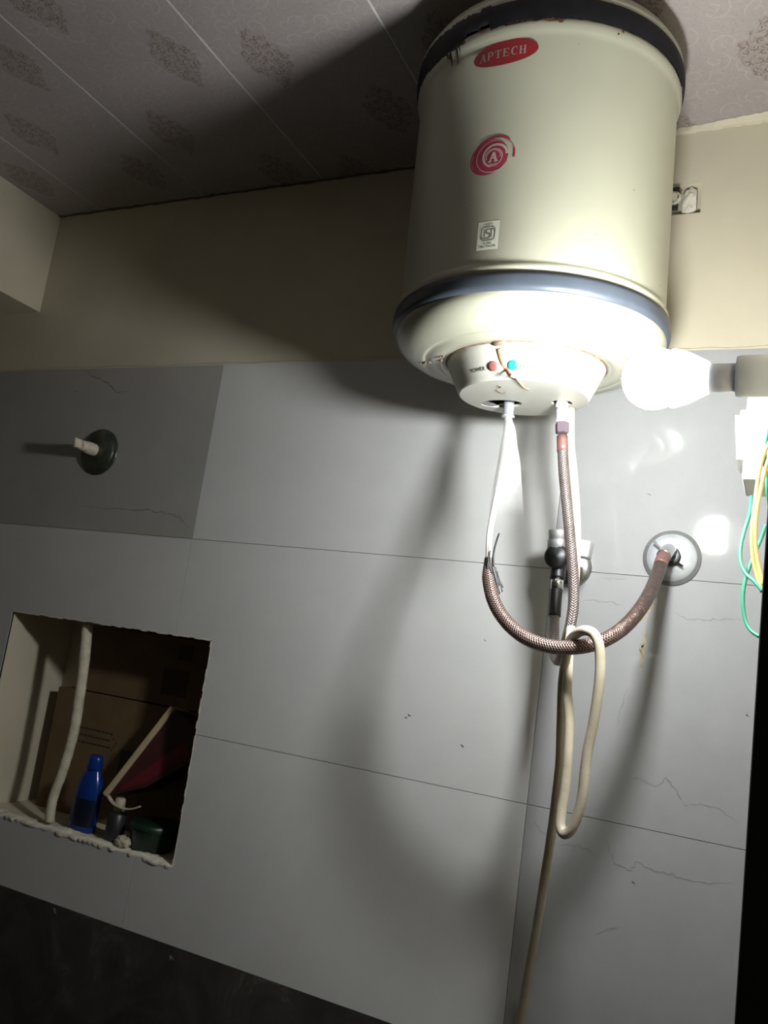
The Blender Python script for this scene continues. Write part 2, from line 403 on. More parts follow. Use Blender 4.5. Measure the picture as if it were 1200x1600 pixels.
# ================================================================== THE ROOM
CEIL = 2.277
XL, XR, YF = -1.95, 0.020, -1.95          # left wall, right wall of the tiled nook, wall behind the camera
XR2 = 0.90
SUB = 0.004                                # substrate lies this far behind the tile faces
TOP = 1.948
PX = [XL, -1.492, -0.8905, -0.289, XR]     # vertical joints
PZ = [TOP, 1.6455, 1.3425, 1.0405, 0.738, 0.436, 0.134, 0.0]
NICHE = (-1.262, -0.8165, 1.1465, 1.488)   # x0 x1 z0 z1
ND = 0.15
BR = (-0.180, -0.140, 2.148, 2.192)        # plaster pocket beside the heater
# back wall: substrate with two real pockets
def grid_plate(bm, xs, zs, y, holes):
    for i in range(len(xs)-1):
        for j in range(len(zs)-1):
            cx, cz = (xs[i]+xs[i+1])/2, (zs[j]+zs[j+1])/2
            if any(h[0] < cx < h[1] and h[2] < cz < h[3] for h in holes): continue
            bm.faces.new([bm.verts.new((a, y, c)) for a, c in ((xs[i], zs[j]), (xs[i+1], zs[j]), (xs[i+1], zs[j+1]), (xs[i], zs[j+1]))])
bm = bmesh.new()
xs = sorted({XL, XR, NICHE[0], NICHE[1], BR[0], BR[1]}); zs = sorted({0, CEIL, NICHE[2], NICHE[3], BR[2], BR[3]})
grid_plate(bm, xs, zs, SUB, [NICHE, BR])
bmesh.ops.remove_doubles(bm, verts=bm.verts, dist=1e-5)
def pocket(bm, h, y0, y1):
    a = [(h[0], h[2]), (h[1], h[2]), (h[1], h[3]), (h[0], h[3])]
    for i in range(4):
        p, q = a[i], a[(i+1) % 4]
        bm.faces.new([bm.verts.new(c) for c in ((p[0], y0, p[1]), (q[0], y0, q[1]), (q[0], y1, q[1]), (p[0], y1, p[1]))])
    bm.faces.new([bm.verts.new((c[0], y1, c[1])) for c in a])
pocket(bm, BR, SUB, SUB+0.012)
wall_back = struct('wall_back', bm, 'plaster')
bm = bmesh.new(); pocket(bm, NICHE, 0.001, ND)
niche = obj('niche_lining', bm, 'plaster', wall_back)
# crumbled mortar lip along the sill of the niche
def crumb(bm, p0, p1, w, h, n, y0, seed):
    rnd = random.Random(seed); prev = None
    for i in range(n+1):
        t = i/n; x = p0[0]+(p1[0]-p0[0])*t; z = p0[1]+(p1[1]-p0[1])*t
        dz = h*(0.45+0.35*math.sin(t*9+1)*math.sin(t*23)+rnd.uniform(-.18, .18)); dy = rnd.uniform(-0.5, 1)*0.003
        ring = [bm.verts.new(c) for c in ((x, y0+dy, z-0.003-dz*0.4), (x, y0+dy-0.002, z+dz*0.5), (x, y0+w*rnd.uniform(0.4, 0.8), z+dz), (x, y0+w, z-0.001))]
        if prev:
            for k in range(3): bm.faces.new((prev[k], prev[k+1], ring[k+1], ring[k]))
        prev = ring
bm = bmesh.new(); crumb(bm, (NICHE[0], NICHE[2]), (NICHE[1], NICHE[2]), 0.035, 0.0065, 90, -0.0006, 3)
obj('sill_mortar', bm, 'raw_plaster', wall_back, True)
bm = bmesh.new()
rnd = random.Random(5)
for i in range(40):
    x = NICHE[0] + (NICHE[1]-NICHE[0])*i/40; w_ = (NICHE[1]-NICHE[0])/40
    box(bm, x, x+w_, -0.0004, 0.004, NICHE[3]-rnd.uniform(0, 0.002), NICHE[3]+0.0008)
for i in range(30):
    z = NICHE[2] + (NICHE[3]-NICHE[2])*i/30; h_ = (NICHE[3]-NICHE[2])/30
    box(bm, NICHE[1]-rnd.uniform(0.0, 0.0022), NICHE[1]+0.0008, -0.0004, 0.004, z, z+h_)
obj('chipped_edge', bm, 'raw_plaster', wall_back)

GAP = 0.0004
def tile_piece(x0, x1, z0, z1, mat, hole=None):
    """one tile, 4 mm proud of the substrate, cut round the niche where it meets it"""
    x0 += GAP; x1 -= GAP; z0 += GAP; z1 -= GAP
    bm = bmesh.new()
    xs, zs = [x0, x1], [z0, z1]; hs = []
    if hole:
        for h in (hole[0], hole[1]):
            if x0 < h < x1: xs.append(h)
        for h in (hole[2], hole[3]):
            if z0 < h < z1: zs.append(h)
        hs = [hole]
    xs.sort(); zs.sort()
    grid_plate(bm, xs, zs, 0.0, hs)
    bmesh.ops.remove_doubles(bm, verts=bm.verts, dist=1e-6)
    if not bm.faces: bm.free(); return None
    g = bmesh.ops.extrude_face_region(bm, geom=list(bm.faces))
    for v in g['geom']:
        if isinstance(v, bmesh.types.BMVert): v.co.y = SUB
    o = obj('tile', bm, mat, wall_back)
    return o
tiles = {}
for i in range(4):
    for j in range(len(PZ)-1):
        if j >= 3: mat = 'tile_dark'
        elif i == 1 and j == 0 or i == 0 and j == 0: mat = 'tile_veined'
        elif i == 3: mat = 'tile_right'
        else: mat = 'tile'
        hole = NICHE if (PX[i] < NICHE[1] and PX[i+1] > NICHE[0] and PZ[j+1] < NICHE[3] and PZ[j] > NICHE[2]) else None
        t = tile_piece(PX[i], PX[i+1], PZ[j+1], PZ[j], mat, hole)
        if t: tiles[(i, j)] = t
# grout behind the joints
bm = bmesh.new(); grid_plate(bm, sorted({XL, XR, NICHE[0], NICHE[1]}), sorted({0.0, TOP, NICHE[2], NICHE[3]}), SUB-0.0012, [NICHE])
obj('grout', bm, 'grout', wall_back)
# tile top edge: uneven line of plaster
bm = bmesh.new(); rnd = random.Random(11); prev = None
for i in range(90):
    x = XL + (XR-XL)*i/89; a = rnd.uniform(-0.0005, 0.002)
    ring = [bm.verts.new((x, -0.0006, TOP-0.0005)), bm.verts.new((x, -0.0006, TOP+0.0015+a)), bm.verts.new((x, SUB, TOP+0.004+a))]
    if prev:
        for k in range(2): bm.faces.new((prev[k], prev[k+1], ring[k+1], ring[k]))
    prev = ring
obj('edge_plaster', bm, 'plaster', wall_back)

def wallxz(px, py):
    p = at(px, py, 0.0); return p.x, p.z
def ribbon(name, pts_px, width, mat, parent, y=-0.00025, jag=0.35, seed=1, sub=6):
    """flat printed line on the tile face"""
    rnd = random.Random(seed); bm = bmesh.new()
    P = [Vector(wallxz(*q)) for q in pts_px]; D = []
    for i in range(len(P)-1):
        for k in range(sub):
            t = k/sub; q = P[i].lerp(P[i+1], t)
            D.append(q + Vector((rnd.uniform(-1, 1), rnd.uniform(-1, 1)))*width*jag*2)
    D.append(P[-1]); prev = None
    for i, q in enumerate(D):
        a = D[max(0, i-1)]; b = D[min(len(D)-1, i+1)]; d = (b-a)
        d = d.normalized() if d.length > 1e-9 else Vector((1, 0)); n = Vector((-d.y, d.x))
        wd = width*rnd.uniform(0.25, 1.0)*min(1, 3*min(i, len(D)-1-i)/len(D)+0.15)
        ring = [bm.verts.new((q.x+n.x*s*wd/2, y, q.y+n.y*s*wd/2)) for s in (-1, 1)]
        if prev: bm.faces.new((prev[0], prev[1], ring[1], ring[0]))
        prev = ring
    return obj(name, bm, mat, parent)
ribbon('vein', [(128, 578), (150, 590), (172, 600), (183, 613), (205, 611)], 0.0030, 'vein_dark', tiles[(1, 0)], seed=1)
ribbon('vein', [(120, 790), (170, 795), (232, 797), (262, 803), (280, 808), (290, 822), (300, 822)], 0.0024, 'vein_dark', tiles[(1, 0)], seed=2)
ribbon('vein', [(938, 903), (980, 905)], 0.0016, 'vein', tiles[(3, 1)], seed=3)
ribbon('vein', [(905, 937), (950, 940), (975, 948)], 0.0022, 'vein', tiles[(3, 1)], seed=4)
ribbon('vein', [(1050, 957), (1075, 968), (1110, 968), (1150, 969), (1165, 967)], 0.0020, 'vein', tiles[(3, 1)], seed=5)
ribbon('vein', [(972, 1218), (1000, 1217), (1025, 1230), (1040, 1217), (1055, 1232), (1070, 1257), (1100, 1257), (1125, 1265), (1155, 1285)], 0.0021, 'vein', tiles[(3, 1)], seed=6)
ribbon('vein', [(870, 1318), (905, 1322), (940, 1340)], 0.0024, 'vein', tiles[(3, 2)], seed=7)
ribbon('vein', [(943, 1305), (952, 1325), (962, 1350), (985, 1360), (995, 1347), (1020, 1360), (1045, 1365), (1070, 1373), (1100, 1380), (1140, 1378)], 0.0022, 'vein', tiles[(3, 2)], seed=8)
ribbon('vein', [(833, 1280), (845, 1298), (858, 1308)], 0.0022, 'vein', tiles[(3, 2)], seed=9)
ribbon('vein', [(930, 1460), (955, 1450), (968, 1450)], 0.0018, 'vein', tiles[(3, 2)], seed=10)
ribbon('vein', [(980, 1075), (970, 1110), (965, 1135)], 0.0016, 'vein', tiles[(3, 1)], seed=12)
for k, (x, y) in enumerate(((633, 1122), (1014, 773), (640, 1117), (757, 1000), (990, 1380), (117, 612), (722, 1165), (1168, 1118))):
    ribbon('speck', [(x-2, y-1), (x, y), (x+3, y+1)], 0.0022, 'mark', wall_back, seed=20+k, sub=2)
ribbon('chip', [(267, 1493), (269, 1497), (272, 1501)], 0.005, 'chip', tiles[(2, 3)], seed=31, sub=2)
ribbon('chip', [(84, 1420), (86, 1423), (88, 1428)], 0.0035, 'chip', tiles[(1, 3)], seed=32, sub=2)
ribbon('glue_stain', [(1008, 980), (1007, 1000), (1002, 1015), (1007, 1030), (1001, 1048)], 0.0055, 'stain', tiles[(3, 1)], seed=33)
ribbon('glue_stain', [(1035, 935), (1022, 945), (1010, 962), (985, 985)], 0.0028, 'stain', tiles[(3, 1)], seed=34)
ribbon('glue_stain', [(855, 1024), (863, 1022), (870, 1026), (897, 1035)], 0.0035, 'stain', tiles[(3, 1)], seed=35)

# rough lump of plaster around the pocket (beside heater bracket)
bm = bmesh.new()
rnd = random.Random(9)
bmesh.ops.create_icosphere(bm, subdivisions=3, radius=1.0)
for v in bm.verts:
    n = v.co.normalized(); v.co = Vector((n.x*0.0115, n.y*0.006, n.z*0.021))*(1+rnd.uniform(-0.12, 0.12))
    v.co.x = max(-0.0095, min(0.0095, v.co.x))
o = obj('plaster_patch', bm, 'raw_plaster', wall_back); o.location = (-0.1555, 0.009, 2.168)

# ceiling: white backing and single printed panels
bm = bmesh.new(); box(bm, XL, XR2, YF, SUB, CEIL+0.0008, CEIL+0.03)
ceiling = struct('ceiling', bm, 'joint_white')
joints = [XL, -1.758, -1.507, -1.257, -1.005, -0.753, -0.501, -0.250, 0.001, 0.251, 0.501, 0.751, XR2]
phase = [0.0, 0.05, -0.12, -0.09, -0.035, -0.14, -0.10, -0.128, 0.02, 0.1, -0.06, 0.03]
for i in range(len(joints)-1):
    x0 = joints[i+1]-0.251 if i == 0 else joints[i]
    bm = bmesh.new(); box(bm, joints[i]+0.0017-x0, joints[i+1]-0.0017-x0, YF-phase[i], SUB-0.0005-phase[i], 0.0, 0.0007)
    o = obj('panel', bm, 'ceiling_panel', ceiling); o.location = (x0, phase[i], CEIL)
# floor and remaining walls
bm = bmesh.new(); box(bm, XL, XR2, YF, SUB, -0.03, 0.0); struct('floor', bm, 'floor')
bm = bmesh.new(); box(bm, XL-0.03, XL, YF, SUB, 0, CEIL); struct('wall_left', bm, 'room_paint')
bm = bmesh.new(); box(bm, XL, XR2, YF-0.03, YF, 0, CEIL); struct('wall_front', bm, 'room_paint')
bm = bmesh.new(); box(bm, XR, XR+0.05, -0.5, SUB, 0, CEIL); box(bm, XR+0.05, XR2, -0.55, -0.5, 2.12, CEIL); box(bm, 0.79, XR2, -0.55, -0.5, 0, 2.12)
box(bm, XR2, XR2+0.03, YF, -0.5, 0, CEIL)
struct('wall_right', bm, 'plaster')
# boxed beam high on the left
bm = bmesh.new(); box(bm, XL, -1.368, YF, SUB, 2.072, CEIL)
for v in bm.verts:
    pass
struct('trim_1', bm, 'plaster')
# ragged plaster fillet between ceiling and back wall, right of the heater
bm = bmesh.new(); rnd = random.Random(21); prev = None
for i in range(50):
    x = -0.22 + 0.24*i/49; t = i/49
    d = 0.003 + 0.016*min(1, max(0, t-0.25)*1.4) + rnd.uniform(-0.001, 0.001)
    ring = [bm.verts.new(c) for c in ((x, SUB, CEIL-0.006+rnd.uniform(-.001, .001)), (x, -0.0015, CEIL-0.0055), (x, -d, CEIL-0.0005))]
    if prev:
        for k in range(2): bm.faces.new((prev[k], prev[k+1], ring[k+1], ring[k]))
    prev = ring
struct('trim_2', bm, 'plaster')
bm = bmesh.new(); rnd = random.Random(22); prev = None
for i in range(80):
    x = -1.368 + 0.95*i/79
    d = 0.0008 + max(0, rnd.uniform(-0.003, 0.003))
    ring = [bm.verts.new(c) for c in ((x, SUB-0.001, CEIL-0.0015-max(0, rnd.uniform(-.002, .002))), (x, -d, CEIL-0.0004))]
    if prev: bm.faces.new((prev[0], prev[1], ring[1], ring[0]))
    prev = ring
struct('trim_3', bm, 'dark_line')  # thin, uneven dark line along the ceiling edge
# black door at the right
bm = bmesh.new(); box(bm, -0.017, 0.79, -0.54, -0.50, 0.0, 2.12, 0.002)
door = struct('door_1', bm, 'door_black')
bm = bmesh.new(); box(bm, 0.10, 0.70, -0.546, -0.54, 1.15, 2.0, 0.002); obj('door_panel', bm, 'door_black', door)
bm = bmesh.new(); box(bm, 0.10, 0.70, -0.546, -0.54, 0.2, 1.0, 0.002); obj('door_panel', bm, 'door_black', door)
bm = bmesh.new(); tube(bm, [(0.73, -0.54, 1.05), (0.73, -0.59, 1.05), (0.65, -0.59, 1.05)], 0.008); obj('door_handle', bm, 'chrome_dull', door, True)

# ================================================================== WATER HEATER
HO = Vector((-0.3071, -0.1714, 2.0))
HA = Vector((-0.02007, -0.04953, 0.99857)); HU = Vector((0.999798, 0.0, 0.020096)); HV = HA.cross(HU)
HM = Matrix((HU, HV, HA)).transposed().to_4x4(); HM.translation = HO
HI = HM.inverted()
heater = thing('water_heater', 'cream cylindrical water heater with black bands hung high on the wall', 'water heater', HM)
bm = bmesh.new()
lathe(bm, [(-.086, .1600), (-.082, .1618), (-.077, .1618), (-.0735, .1592), (-.070, .1578), (.184, .1575), (.190, .1600), (.196, .1622), (.201, .1622), (.205, .1605)], 128)
obj('tank_shell', bm, 'heater', heater, True)
bm = bmesh.new()
lathe(bm, [(.226, .1615), (.231, .1632), (.236, .1625), (.239, .1585), (.246, .1565), (.252, .150), (.2545, .12), (.255, .0)], 128)
obj('top_cover', bm, 'heater', heater, True)
# lower band
bm = bmesh.new(); lathe(bm, [(-.1055, .1600), (-.1045, .1640), (-.0990, .1650), (-.0900, .1650), (-.0855, .1640), (-.0845, .1595)], 128)
obj('lower_band', bm, 'band', heater, True)
# upper band: ragged tape, torn and dripping on its left part
rnd = random.Random(4)
jag = [rnd.uniform(-1, 1) for _ in range(400)]
def ragged(t, r, an):
    deg = math.degrees(an) % 360                      # -90 faces the viewer
    k = int(deg/360*399)
    if t < 0.206:
        left = 1.0 if 185 < deg < 292 else 0.25
        dt = jag[k]*0.0018*left - (0.003*left)
        if 226 < deg < 252: dt -= 0.006*(0.5+0.5*jag[k])
        if 250 < deg < 262: dt += 0.006
        return t+dt, r
    if t > 0.224 and 200 < deg < 262: return t + jag[k]*0.002+0.001, r
    return t, r
bm = bmesh.new(); lathe(bm, [(.2035, .1626), (.208, .1645), (.217, .1650), (.225, .1645), (.2275, .1634)], 400, rfun=ragged)
obj('upper_band', bm, 'tape', heater, True)
# rust spots under the upper band
def on_body(deg, t, r):
    an = math.radians(deg); return Vector((r*math.cos(an), r*math.sin(an), t))
def blob(bm, deg, t, rw, rh, r, n=14, seed=0, ang=0):
    rnd = random.Random(seed); c = []
    for k in range(n):
        th = 2*PI*k/n; q = rnd.uniform(0.5, 1.15)
        ds, dt = rw*math.cos(th)*q, rh*math.sin(th)*q
        c.append(bm.verts.new(on_body(deg+math.degrees(ds/r), t+dt, r)))
    bm.faces.new(c)
bm = bmesh.new()
for k, (dg, t, w_, h_, r) in enumerate(((-73, .2005, .012, .0022, .1630), (-70, .199, .005, .0030, .1630), (-86, .2015, .016, .0016, .1630), (-110, .1985, .004, .0028, .1630), (-45, .1995, .002, .003, .1630), (-47, .195, .0015, .0014, .1624), (-118, .193, .004, .004, .1620), (-101, .2025, .008, .0015, .1632))):
    bm = bmesh.new(); blob(bm, dg, t, w_, h_, r, seed=k); obj('rust_patch', bm, 'rust', heater)
bm = bmesh.new()
for dg, t0, ln_ in ((-117.2, .199, .017), (-113.6, .200, .020), (-112.3, .200, .014), (-119.5, .198, .008), (-115, .199, .009)):
    tube(bm, [on_body(dg, t0, .1632), on_body(dg+.3, t0-ln_*.5, .1605), on_body(dg, t0-ln_, .1582)], lambda s: 0.0011*(1-s)+0.0003, 6, 4)
obj('tape_drip', bm, 'tape', heater)
# bottom bowl with two stepped rings
bm = bmesh.new()
lathe(bm, [(-.1035, .1605), (-.108, .1612), (-.113, .1600), (-.119, .1565), (-.1245, .1510), (-.1290, .1440), (-.1325, .1350), (-.1345, .1262), (-.1350, .1240), (-.1338, .1225), (-.1335, .1210), (-.1352, .1180), (-.1375, .1110), (-.1380, .1045), (-.1365, .1020), (-.1350, .1000), (-.1360, .0975), (-.1350, .0960)], 128)
obj('bottom_bowl', bm, 'heater', heater, True)
bm = bmesh.new()
for k, (dg, t, r, w_, h_) in enumerate(((-163, -.1345, .126, .0045, .0012), (-150, -.139, .103, .006, .0014), (-141, -.1395, .106, .005, .001), (-158, -.1375, .116, .006, .0008))):
    rnd = random.Random(40+k)
    for q in range(6):
        m = Matrix.Translation(on_body(dg+rnd.uniform(-2, 2), t-0.0004, r+rnd.uniform(-.002, .002)))
        bmesh.ops.create_icosphere(bm, subdivisions=1, radius=rnd.uniform(.0008, .0020), matrix=m)
obj('rust_flake', bm, 'seam', heater)
# rusty seam ring
bm = bmesh.new(); lathe(bm, [(-.1350, .0975), (-.1368, .0968), (-.1372, .0952), (-.1355, .0945)], 96); obj('seam_ring', bm, 'seam', heater, True)
# plastic service cap
cap_prof = [(-.1335, .0950), (-.1385, .0945), (-.1420, .0930), (-.1600, .0845), (-.1690, .0800), (-.1725, .0782), (-.1740, .0762)]
bm = bmesh.new(); lathe(bm, cap_prof, 96); obj('service_cap', bm, 'cap_plastic', heater, True)
def to_h(w_): return HI @ w_
def planeh(px, py, t):
    r = ray(px, py); k = ((HO + HA*t - CAM).dot(HA))/(r.dot(HA)); return HI @ (CAM + r*k)
n1 = planeh(795, 634, -.174); n2 = planeh(878, 630, -.174)
hc = planeh(783, 631, -.174)
bm = bmesh.new()
outer = [bm.verts.new((.0762*math.cos(2*PI*k/64), .0762*math.sin(2*PI*k/64), -.174)) for k in range(64)]
def ringv(cx, cy, a, b_, n, z=-.174): return [bm.verts.new((cx+a*math.cos(2*PI*k/n), cy+b_*math.sin(2*PI*k/n), z)) for k in range(n)]
h1 = ringv(hc.x, hc.y, .0262, .0165, 32); h2 = ringv(n2.x, n2.y, .0125, .0125, 24)
for rg in (outer, h1, h2):
    for k in range(len(rg)): bm.edges.new((rg[k], rg[(k+1) % len(rg)]))
bmesh.ops.triangle_fill(bm, edges=bm.edges[:], use_beauty=True)
# walls of both holes
for cx, cy, a, b_, n in ((hc.x, hc.y, .0262, .0165, 32), (n2.x, n2.y, .0125, .0125, 24)):
    r0 = ringv(cx, cy, a, b_, n); r1 = ringv(cx, cy, a, b_, n, -.171)
    for k in range(n): bm.faces.new((r0[k], r0[(k+1) % n], r1[(k+1) % n], r1[k]))
obj('cap_plate', bm, 'cap_plastic', heater)
bm = bmesh.new(); lathe(bm, [(-.160, .0), (-.160, .073)], 48); obj('cap_interior', bm, 'dark', heater)
# torn shard inside the hole and crack marks
bm = bmesh.new()
q = [planeh(*p, -.1738) for p in ((749, 625), (760, 628), (772, 630), (778, 634), (766, 635), (752, 630))]
bm.faces.new([bm.verts.new(p) for p in q]); obj('torn_shard', bm, 'chrome_dull', heater)
bm = bmesh.new()
for seg in (((778, 602), (783, 604), (779, 606)), ((776, 609), (783, 614), (790, 614))):
    P = [planeh(*p, -.1746) for p in seg]; tube(bm, P, .0005, 5, 3)
obj('crack', bm, 'seam', heater)
# indicator lamps, lettering and rust trail on the cap
def cap_r(t):
    for (t0, r0), (t1, r1) in zip(cap_prof, cap_prof[1:]):
        if t1 <= t <= t0: return r0 + (r1-r0)*(t-t0)/(t1-t0)
    return .0945
def cone_hit(px, py):
    r = HI.to_3x3() @ ray(px, py); o_ = HI @ CAM
    best = None; k = 0.5
    while k < 1.6:
        q = o_ + r*k
        if q.z <= -.134 and q.z >= -.175 and math.hypot(q.x, q.y) <= cap_r(q.z): best = q; break
        k += 0.0004
    return best
def cone_frame(q):
    an = math.atan2(q.y, q.x); dr = (.0930-.0800)/(.1690-.1420)
    n = Vector((math.cos(an), math.sin(an), -dr)).normalized(); e = Vector((-math.sin(an), math.cos(an), 0)); up = n.cross(e)
    m = Matrix((e, up, n)).transposed().to_4x4(); m.translation = Vector((cap_r(q.z)*math.cos(an), cap_r(q.z)*math.sin(an), q.z)); return m, an
for (px, py), mt, lb in (((771, 572), 'lens_red', 'dull red indicator lens'), ((801.5, 570.5), 'lens_green', 'teal green indicator lens')):
    q = cone_hit(px, py); m, an = cone_frame(q)
    bm = bmesh.new(); lathe(bm, [(-.003, .0058), (.0010, .0058), (.0018, .0050), (.0022, .003), (.0024, 0)], 24, m)
    o = obj('indicator_lamp', bm, mt, heater, True); o['label'] = lb
def text_mesh(body, size, bold=0.0, spacing=1.0, res=3):
    cu = bpy.data.curves.new('lettering', 'FONT'); cu.body = body; cu.size = size; cu.align_x = 'CENTER'; cu.align_y = 'CENTER'
    cu.resolution_u = res; cu.offset = bold; cu.space_character = spacing
    o = bpy.data.objects.new('lettering_source', cu); C.objects.link(o)
    dg = bpy.context.evaluated_depsgraph_get(); me = bpy.data.meshes.new_from_object(o.evaluated_get(dg))
    bpy.data.objects.remove(o); bpy.data.curves.remove(cu)
    bm = bmesh.new(); bm.from_mesh(me); bpy.data.meshes.remove(me); return bm
def serifs(bm, spec):
    """add slab serifs: list of (x, y, w, h) rectangles"""
    for x, y, w_, h_ in spec:
        bm.faces.new([bm.verts.new((x-w_/2, y-h_/2, 0)), bm.verts.new((x+w_/2, y-h_/2, 0)), bm.verts.new((x+w_/2, y+h_/2, 0)), bm.verts.new((x-w_/2, y+h_/2, 0))])
for txt, (px, py), sz in (('POWER', (746.5, 578), .0062), ('HEATING', (831, 574), .0062)):
    q = cone_hit(px, py); m, an = cone_frame(q)
    bm = text_mesh(txt, sz, .0001)
    for v in bm.verts:
        aa = an + v.co.x/cap_r(q.z); tz = q.z + v.co.y*.9; rr = cap_r(tz)+.0003
        v.co = Vector((rr*math.cos(aa), rr*math.sin(aa), tz))
    obj('lettering', bm, 'ink', heater)
trail = [cone_hit(*p) for p in ((781, 545), (783, 556), (786, 567), (791, 577), (798, 588), (806, 596))]
bm = bmesh.new(); P = []
for q in trail:
    an = math.atan2(q.y, q.x); rr = cap_r(q.z)+.0002; P.append(Vector((rr*math.cos(an), rr*math.sin(an), q.z)))
P += [planeh(*p, -.1743) for p in ((817, 604), (828, 609))]
tube(bm, P, lambda s: .0030*(1-s)+.0008, 8, 6, flat=.5); obj('rust_trail', bm, basic('orange_rust_trail', (0.36, 0.20, 0.12), 0.7, var=0.3, vscale=200), heater, True)
q = cone_hit(780, 541); an = math.atan2(q.y, q.x)
bm = bmesh.new(); bmesh.ops.create_icosphere(bm, subdivisions=2, radius=1)
for v in bm.verts: v.co = Vector((v.co.x*.0075, v.co.y*.003, v.co.z*.0035))*(1+random.uniform(-.25, .25))
bmesh.ops.transform(bm, matrix=Matrix.Translation(Vector((.0955*math.cos(an), .0955*math.sin(an), -.1375))) @ Matrix.Rotation(an+PI/2, 4, 'Z'), verts=bm.verts)
obj('rust_lump', bm, 'seam', heater, True)

# stickers wrapped on the shell
RB = .1578
def wrap(bm, deg, t, lift=0.0003, rot=0.0, shear=0.0):
    c, s = math.cos(rot), math.sin(rot)
    # cut long edges so the flat print can follow the curve
    for _ in range(3):
        long_ = [e for e in bm.edges if abs(e.verts[0].co.x-e.verts[1].co.x) > .006]
        if not long_: break
        bmesh.ops.subdivide_edges(bm, edges=long_, cuts=1)
    bmesh.ops.triangulate(bm, faces=bm.faces[:])
    for v in bm.verts:
        x, y = v.co.x*c - v.co.y*s, v.co.x*s + v.co.y*c
        r = RB+lift; an = math.radians(deg) + x/RB
        v.co = Vector((r*math.cos(an), r*math.sin(an), t+y))
    return bm
def ell(cx, cy, a, b_, n=48, rot=0.0):
    return [(cx + a*math.cos(th)*math.cos(rot) - b_*math.sin(th)*math.sin(rot), cy + a*math.cos(th)*math.sin(rot) + b_*math.sin(th)*math.cos(rot)) for th in (2*PI*k/n for k in range(n))]
def disc(bm, cx, cy, a, b_, rot=0.0, n=48):
    c = bm.verts.new((cx, cy, 0)); P = [bm.verts.new((*q, 0)) for q in ell(cx, cy, a, b_, n, rot)]
    for k in range(n): bm.faces.new((c, P[k], P[(k+1) % n]))
def ann(bm, cx, cy, a, b_, w0, w1=None, th0=0, th1=2*PI, n=60, rot=0.0, ox=0, oy=0):
    """elliptic arc ribbon, width w0..w1"""
    w1 = w0 if w1 is None else w1; prev = None
    for k in range(n+1):
        th = th0+(th1-th0)*k/n; w_ = w0+(w1-w0)*k/n
        def pt(A, B): return (cx + A*math.cos(th)*math.cos(rot) - B*math.sin(th)*math.sin(rot), cy + A*math.cos(th)*math.sin(rot) + B*math.sin(th)*math.cos(rot), 0)
        r_ = [bm.verts.new(pt(a-w_/2, b_-w_/2)), bm.verts.new(pt(a+w_/2, b_+w_/2))]
        if prev: bm.faces.new((prev[0], prev[1], r_[1], r_[0]))
        prev = r_
bm = bmesh.new(); disc(bm, 0, 0, .0375, .0150, n=64); ov = obj('oval_badge', wrap(bm, -91.2, .1715), 'red_print', heater, True)
# serif capitals built stroke by stroke, on a 1 x 1 grid
def strokes(bm, segs, ox, oy, sx, sy):
    for (x0, y0, x1, y1, w_) in segs:
        a = Vector((ox+x0*sx, oy+y0*sy)); b_ = Vector((ox+x1*sx, oy+y1*sy)); d = (b_-a).normalized(); n = Vector((-d.y, d.x))*w_*sx/2
        bm.faces.new([bm.verts.new((p.x, p.y, 0)) for p in (a-n, b_-n, b_+n, a+n)])
G = {
 'A': [(.12, 0, .50, 1, .13), (.86, 0, .50, 1, .24), (.26, .36, .74, .36, .10), (-.02, .03, .30, .03, .10), (.66, .03, 1.04, .03, .10)],
 'P': [(.22, 0, .22, 1, .24), (.05, .03, .42, .03, .09), (.05, .97, .60, .97, .10), (.22, .46, .60, .46, .10), (.60, .97, .80, .86, .16), (.80, .88, .80, .56, .22), (.80, .58, .60, .46, .16)],
 'T': [(.5, 0, .5, 1, .24), (.28, .03, .72, .03, .09), (.05, .96, .95, .96, .11), (.09, .96, .07, .68, .10), (.91, .96, .93, .68, .10)],
 'E': [(.22, 0, .22, 1, .24), (.05, .04, .86, .04, .11), (.05, .96, .84, .96, .11), (.22, .5, .62, .5, .10), (.62, .36, .62, .64, .09), (.86, .04, .90, .30, .10), (.82, .96, .84, .72, .10)],
 'C': [(.80, .96, .50, 1.0, .14), (.50, 1.0, .24, .84, .16), (.24, .86, .14, .52, .22), (.14, .54, .22, .18, .22), (.22, .2, .50, .0, .16), (.50, .0, .86, .14, .14), (.86, .98, .86, .66, .09)],
 'H': [(.20, 0, .20, 1, .24), (.80, 0, .80, 1, .24), (.2, .5, .8, .5, .11), (.0, .03, .40, .03, .09), (.0, .97, .40, .97, .09), (.60, .03, 1.0, .03, .09), (.60, .97, 1.0, .97, .09)]}
bm = bmesh.new(); word = 'APTECH'; cw = .0092
for k, ch in enumerate(word): strokes(bm, G[ch], -cw*3.02 + k*cw + .0008, -.0049, cw*.84, .0098)
for v in bm.verts: v.co.x *= 1.0
o = obj('lettering', wrap(bm, -92.0, .1708, .0005), 'pale_print', heater); o['label'] = 'pale serif capitals on the red oval'
